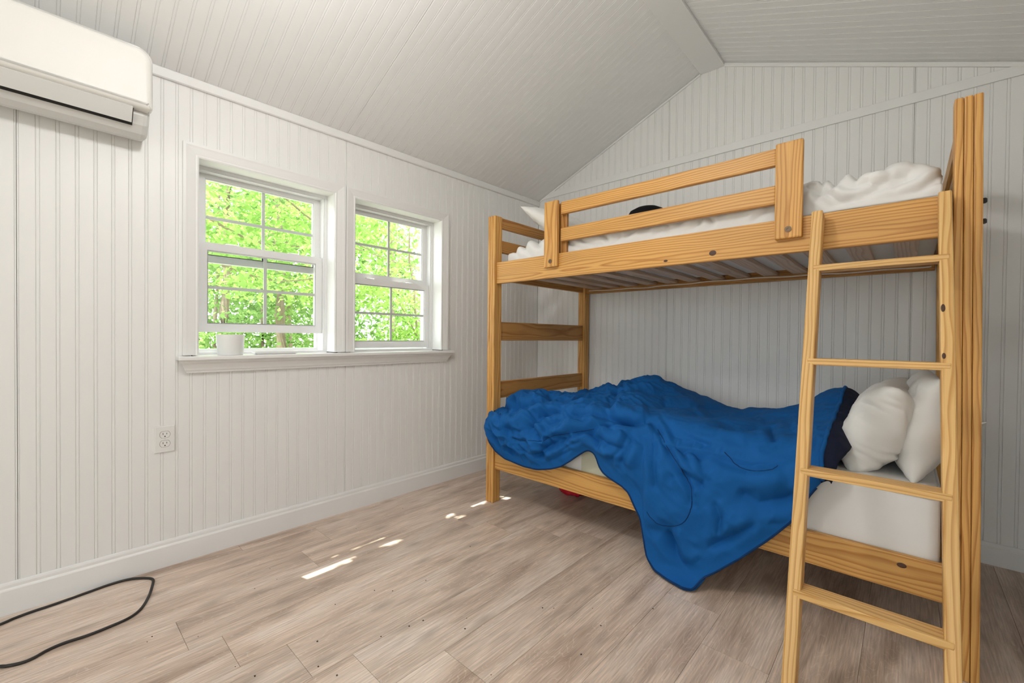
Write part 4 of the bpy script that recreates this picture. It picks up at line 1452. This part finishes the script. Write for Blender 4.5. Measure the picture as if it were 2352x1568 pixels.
def leaves(C, size, lay=.55):
    """diamond shaped leaves with a folded midrib at the given centres -> V, F, tint"""
    n = len(C)
    az = rng.uniform(0, 2 * math.pi, n)
    tilt = rng.normal(0, lay, n); roll = rng.normal(0, lay, n)
    L = size * rng.uniform(.7, 1.3, n)
    d = np.stack([np.cos(az) * np.cos(tilt), np.sin(az) * np.cos(tilt), np.sin(tilt)], 1)
    s = np.stack([-np.sin(az) * np.cos(roll), np.cos(az) * np.cos(roll), np.sin(roll)], 1)
    a = C - d * L[:, None] * .5; b = C + d * L[:, None] * .5
    l = C - s * L[:, None] * .36 - d * L[:, None] * .08; r = C + s * L[:, None] * .36 - d * L[:, None] * .08
    V = np.stack([a, l, b, r], 1).reshape(-1, 3)
    F = np.arange(4 * n).reshape(n, 4)
    t = np.clip(rng.normal(.5, .28, n), 0, 1)
    return V, F, np.repeat(t, 4)


def foliage(C, size, mat, parent, lay=.55):
    V, F, t = leaves(C, size, lay)
    o = mesh('foliage', V, F, mat, parent)
    a = o.data.attributes.new('tint', 'FLOAT', 'POINT'); a.data.foreach_set('value', t.astype(np.float32))
    o['kind'] = 'stuff'
    return o


def clumps(boxes, n, per, spread, flat=.35):
    """leaf centres: sprays of leaves gathered around branch points inside boxes"""
    lo, hi = np.array(boxes[0]), np.array(boxes[1])
    c = rng.uniform(lo, hi, (n, 3))
    p = np.repeat(c, per, 0) + rng.normal(0, 1, (n * per, 3)) * np.array([spread, spread, spread * flat])
    return p


def tree(x, y, h, r, lean, label, fol, mat, size, branches=()):
    z0 = -.55
    t = thing('tree', (x, y, z0), label, 'tree', 'trees outside the windows')
    k = 9
    pts = [(x + lean[0] * (i / k) + .04 * math.sin(i * 1.7), y + lean[1] * (i / k) + .04 * math.cos(i * 2.1), z0 + (h - z0) * i / k) for i in range(k + 1)]
    mesh('trunk', *tube_arrays(pts, [r * (1.25 if i == 0 else 1) * (1 - .6 * i / k) for i in range(k + 1)], 9), M_bark, t, smooth=True)
    for b in branches:
        mesh('branch', *tube_arrays(catmull(b, 5), list(np.linspace(.022, .006, (len(b) - 1) * 5 + 1)), 6), M_bark, t, smooth=True)
    if fol is not None: foliage(fol, size, mat, t)
    return t


# maple close to the house: its limbs reach in front of the windows; the unseen canopy over the eave is shaped to dapple the sun
spots = [(672, 1332, .022), (700, 1322, .014), (722, 1318, .028), (745, 1308, .030), (770, 1292, .022), (795, 1286, .030), (760, 1276, .014), (838, 1246, .026), (860, 1240, .028), (815, 1256, .018), (882, 1250, .014), (900, 1243, .024), (875, 1236, .010),
         (988, 1193, .012), (1028, 1180, .018), (1058, 1188, .020), (1085, 1160, .024), (1105, 1152, .026), (1165, 1140, .034), (1182, 1143, .02)]
sp = np.array([floor_at(x, y)[:2] for x, y, r in spots]); sr = np.array([r for *_, r in spots])
sd = np.array(SUN_DIR)
n = 15000
base = np.stack([rng.uniform(-.55, .95, n), rng.uniform(-2.75, -.55, n), np.zeros(n)], 1)
tt = rng.uniform(2.9, 4.6, n) / -sd[2]
cen = base - sd[None, :] * tt[:, None]
keep = np.ones(n, bool)
for (px_, py_), r in zip(sp, sr):
    d = np.hypot(base[:, 0] - px_, (base[:, 1] - py_))
    keep &= d > r * .62 + .034
over = cen[keep]
vis = clumps(((-5.2, -1.9, 1.5), (-2.6, 1.0, 3.6)), 230, 34, .20)
maple = tree(-3.6, -3.4, 5.6, .13, (.5, .5), 'lime green maple close to the house with limbs across the left window',
     vis, M_leaf1, .088,
     [[(-3.4, -3.0, 3.6), (-2.6, -2.6, 4.3), (-1.8, -2.0, 4.4), (-1.4, -1.3, 4.5)],
      [(-3.5, -3.2, 2.6), (-3.6, -2.0, 2.5), (-3.7, -1.0, 2.15), (-3.8, .2, 2.3), (-3.9, 1.1, 2.2)],
      [(-3.5, -3.2, 2.2), (-3.9, -1.6, 1.9), (-4.2, -.6, 1.75), (-4.3, .5, 2.0)],
      [(-3.4, -3.2, 3.0), (-3.3, -1.4, 2.9), (-3.4, -.4, 2.45), (-3.3, .3, 2.2)]])
foliage(over, .074, M_leaf1, maple)  # unseen canopy, thinned where sun spots should land on the floor
tree(-5.6, 3.4, 6.0, .10, (-.2, .3), 'pale slender tree seen through the right window',
     np.concatenate([clumps(((-7.0, 1.2, 1.0), (-4.6, 5.2, 4.0)), 60, 24, .24)]), M_leaf3, .09,
     [[(-5.6, 3.4, 1.4), (-5.3, 2.9, 2.0), (-5.0, 2.4, 2.7)], [(-5.6, 3.4, 1.0), (-5.5, 2.6, 1.4), (-5.4, 2.0, 2.1)]])
tree(-4.6, 2.2, 3.2, .035, (.1, -.5), 'small lime green sapling in front of the right window',
     np.concatenate([clumps(((-5.2, 1.0, .5), (-3.9, 2.6, 1.9)), 60, 30, .17)]), M_leaf1, .085,
     [[(-4.6, 2.2, .6), (-4.4, 1.8, 1.1), (-4.3, 1.4, 1.6)], [(-4.6, 2.1, .9), (-4.7, 2.5, 1.3), (-4.6, 2.8, 1.7)]])
kinds = ['straight grey trunk left of the others in the woods outside', 'leaning slim trunk in the woods outside', 'thick pale trunk standing behind the plastic tub', 'straight slim trunk in the middle of the woods outside',
         'stout brown trunk near the right edge of the left window', 'slender trunk far back in the woods outside', 'dark trunk behind the right window shrub', 'distant thin trunk at the far left of the woods']
wood_pos = [(-9.0, -.1, .12), (-10.5, 1.2, .07), (-8.2, .9, .14), (-11.5, 2.3, .10), (-7.4, 1.45, .15), (-12.5, 3.6, .09), (-9.5, 4.6, .13), (-11.0, .2, .06)]
for (x, y, r), lb in zip(wood_pos, kinds):
    tree(x, y, 8.5, r, (rng.uniform(-.4, .4), rng.uniform(-.4, .4)), lb,
         np.concatenate([clumps(((x - 1.6, y - 1.5, 2.2), (x + 1.4, y + 1.5, 6.5)), 60, 26, .34),
                         clumps(((x - 1.2, y - 1.3, .2), (x + 1.0, y + 1.3, 2.4)), 26, 26, .26)]), M_leaf2, .13)


def shrub(c, r, n, mat, label, size=.09):
    t = thing('shrub', (c[0], c[1], -.5), label, 'shrub', 'shrubs outside the windows')
    mesh('stem', *tube_arrays([(c[0], c[1], -.6), (c[0] + .03, c[1], .1), (c[0], c[1] + .05, c[2])], [.02, .014, .006], 6), M_bark, t)
    u = rng.normal(0, 1, (n, 3)); u /= np.linalg.norm(u, axis=1, keepdims=True)
    p = np.array(c) + u * (rng.uniform(.2, 1, n) ** .4)[:, None] * np.array(r)
    p[:, 2] = np.maximum(p[:, 2], -.5)
    foliage(p, size, mat, t, .7)


shrub((-5.0, .95, .45), (.8, .7, .5), 1500, M_leaf1, 'bright low shrub outside the right part of the left window')
shrub((-6.2, -.2, .15), (.9, .8, .6), 1400, M_leaf2, 'dark green low shrub outside the left window')
shrub((-5.4, 2.5, .25), (.7, .8, .55), 1500, M_leaf2, 'dark green shrub low outside the right window')
shrub((-5.8, 4.2, .3), (.7, .6, .6), 1100, M_leaf2, 'dark green shrub at the right edge of the right window')
far = [(-15, -2 + 3.0 * i, 2.4 + .5 * (i % 2)) for i in range(8)]
lab = ['farthest hazy thicket, %s from the left along the back of the woods' % w for w in ('first', 'second', 'third', 'fourth', 'fifth', 'sixth', 'seventh', 'eighth')]
for c, lb in zip(far, lab):
    shrub(c, (1.4, 2.2, 4.2), 3200 if c[1] < 8 else 1500, M_leaf3 if c[1] > 8 else M_leaf2, lb, .26)
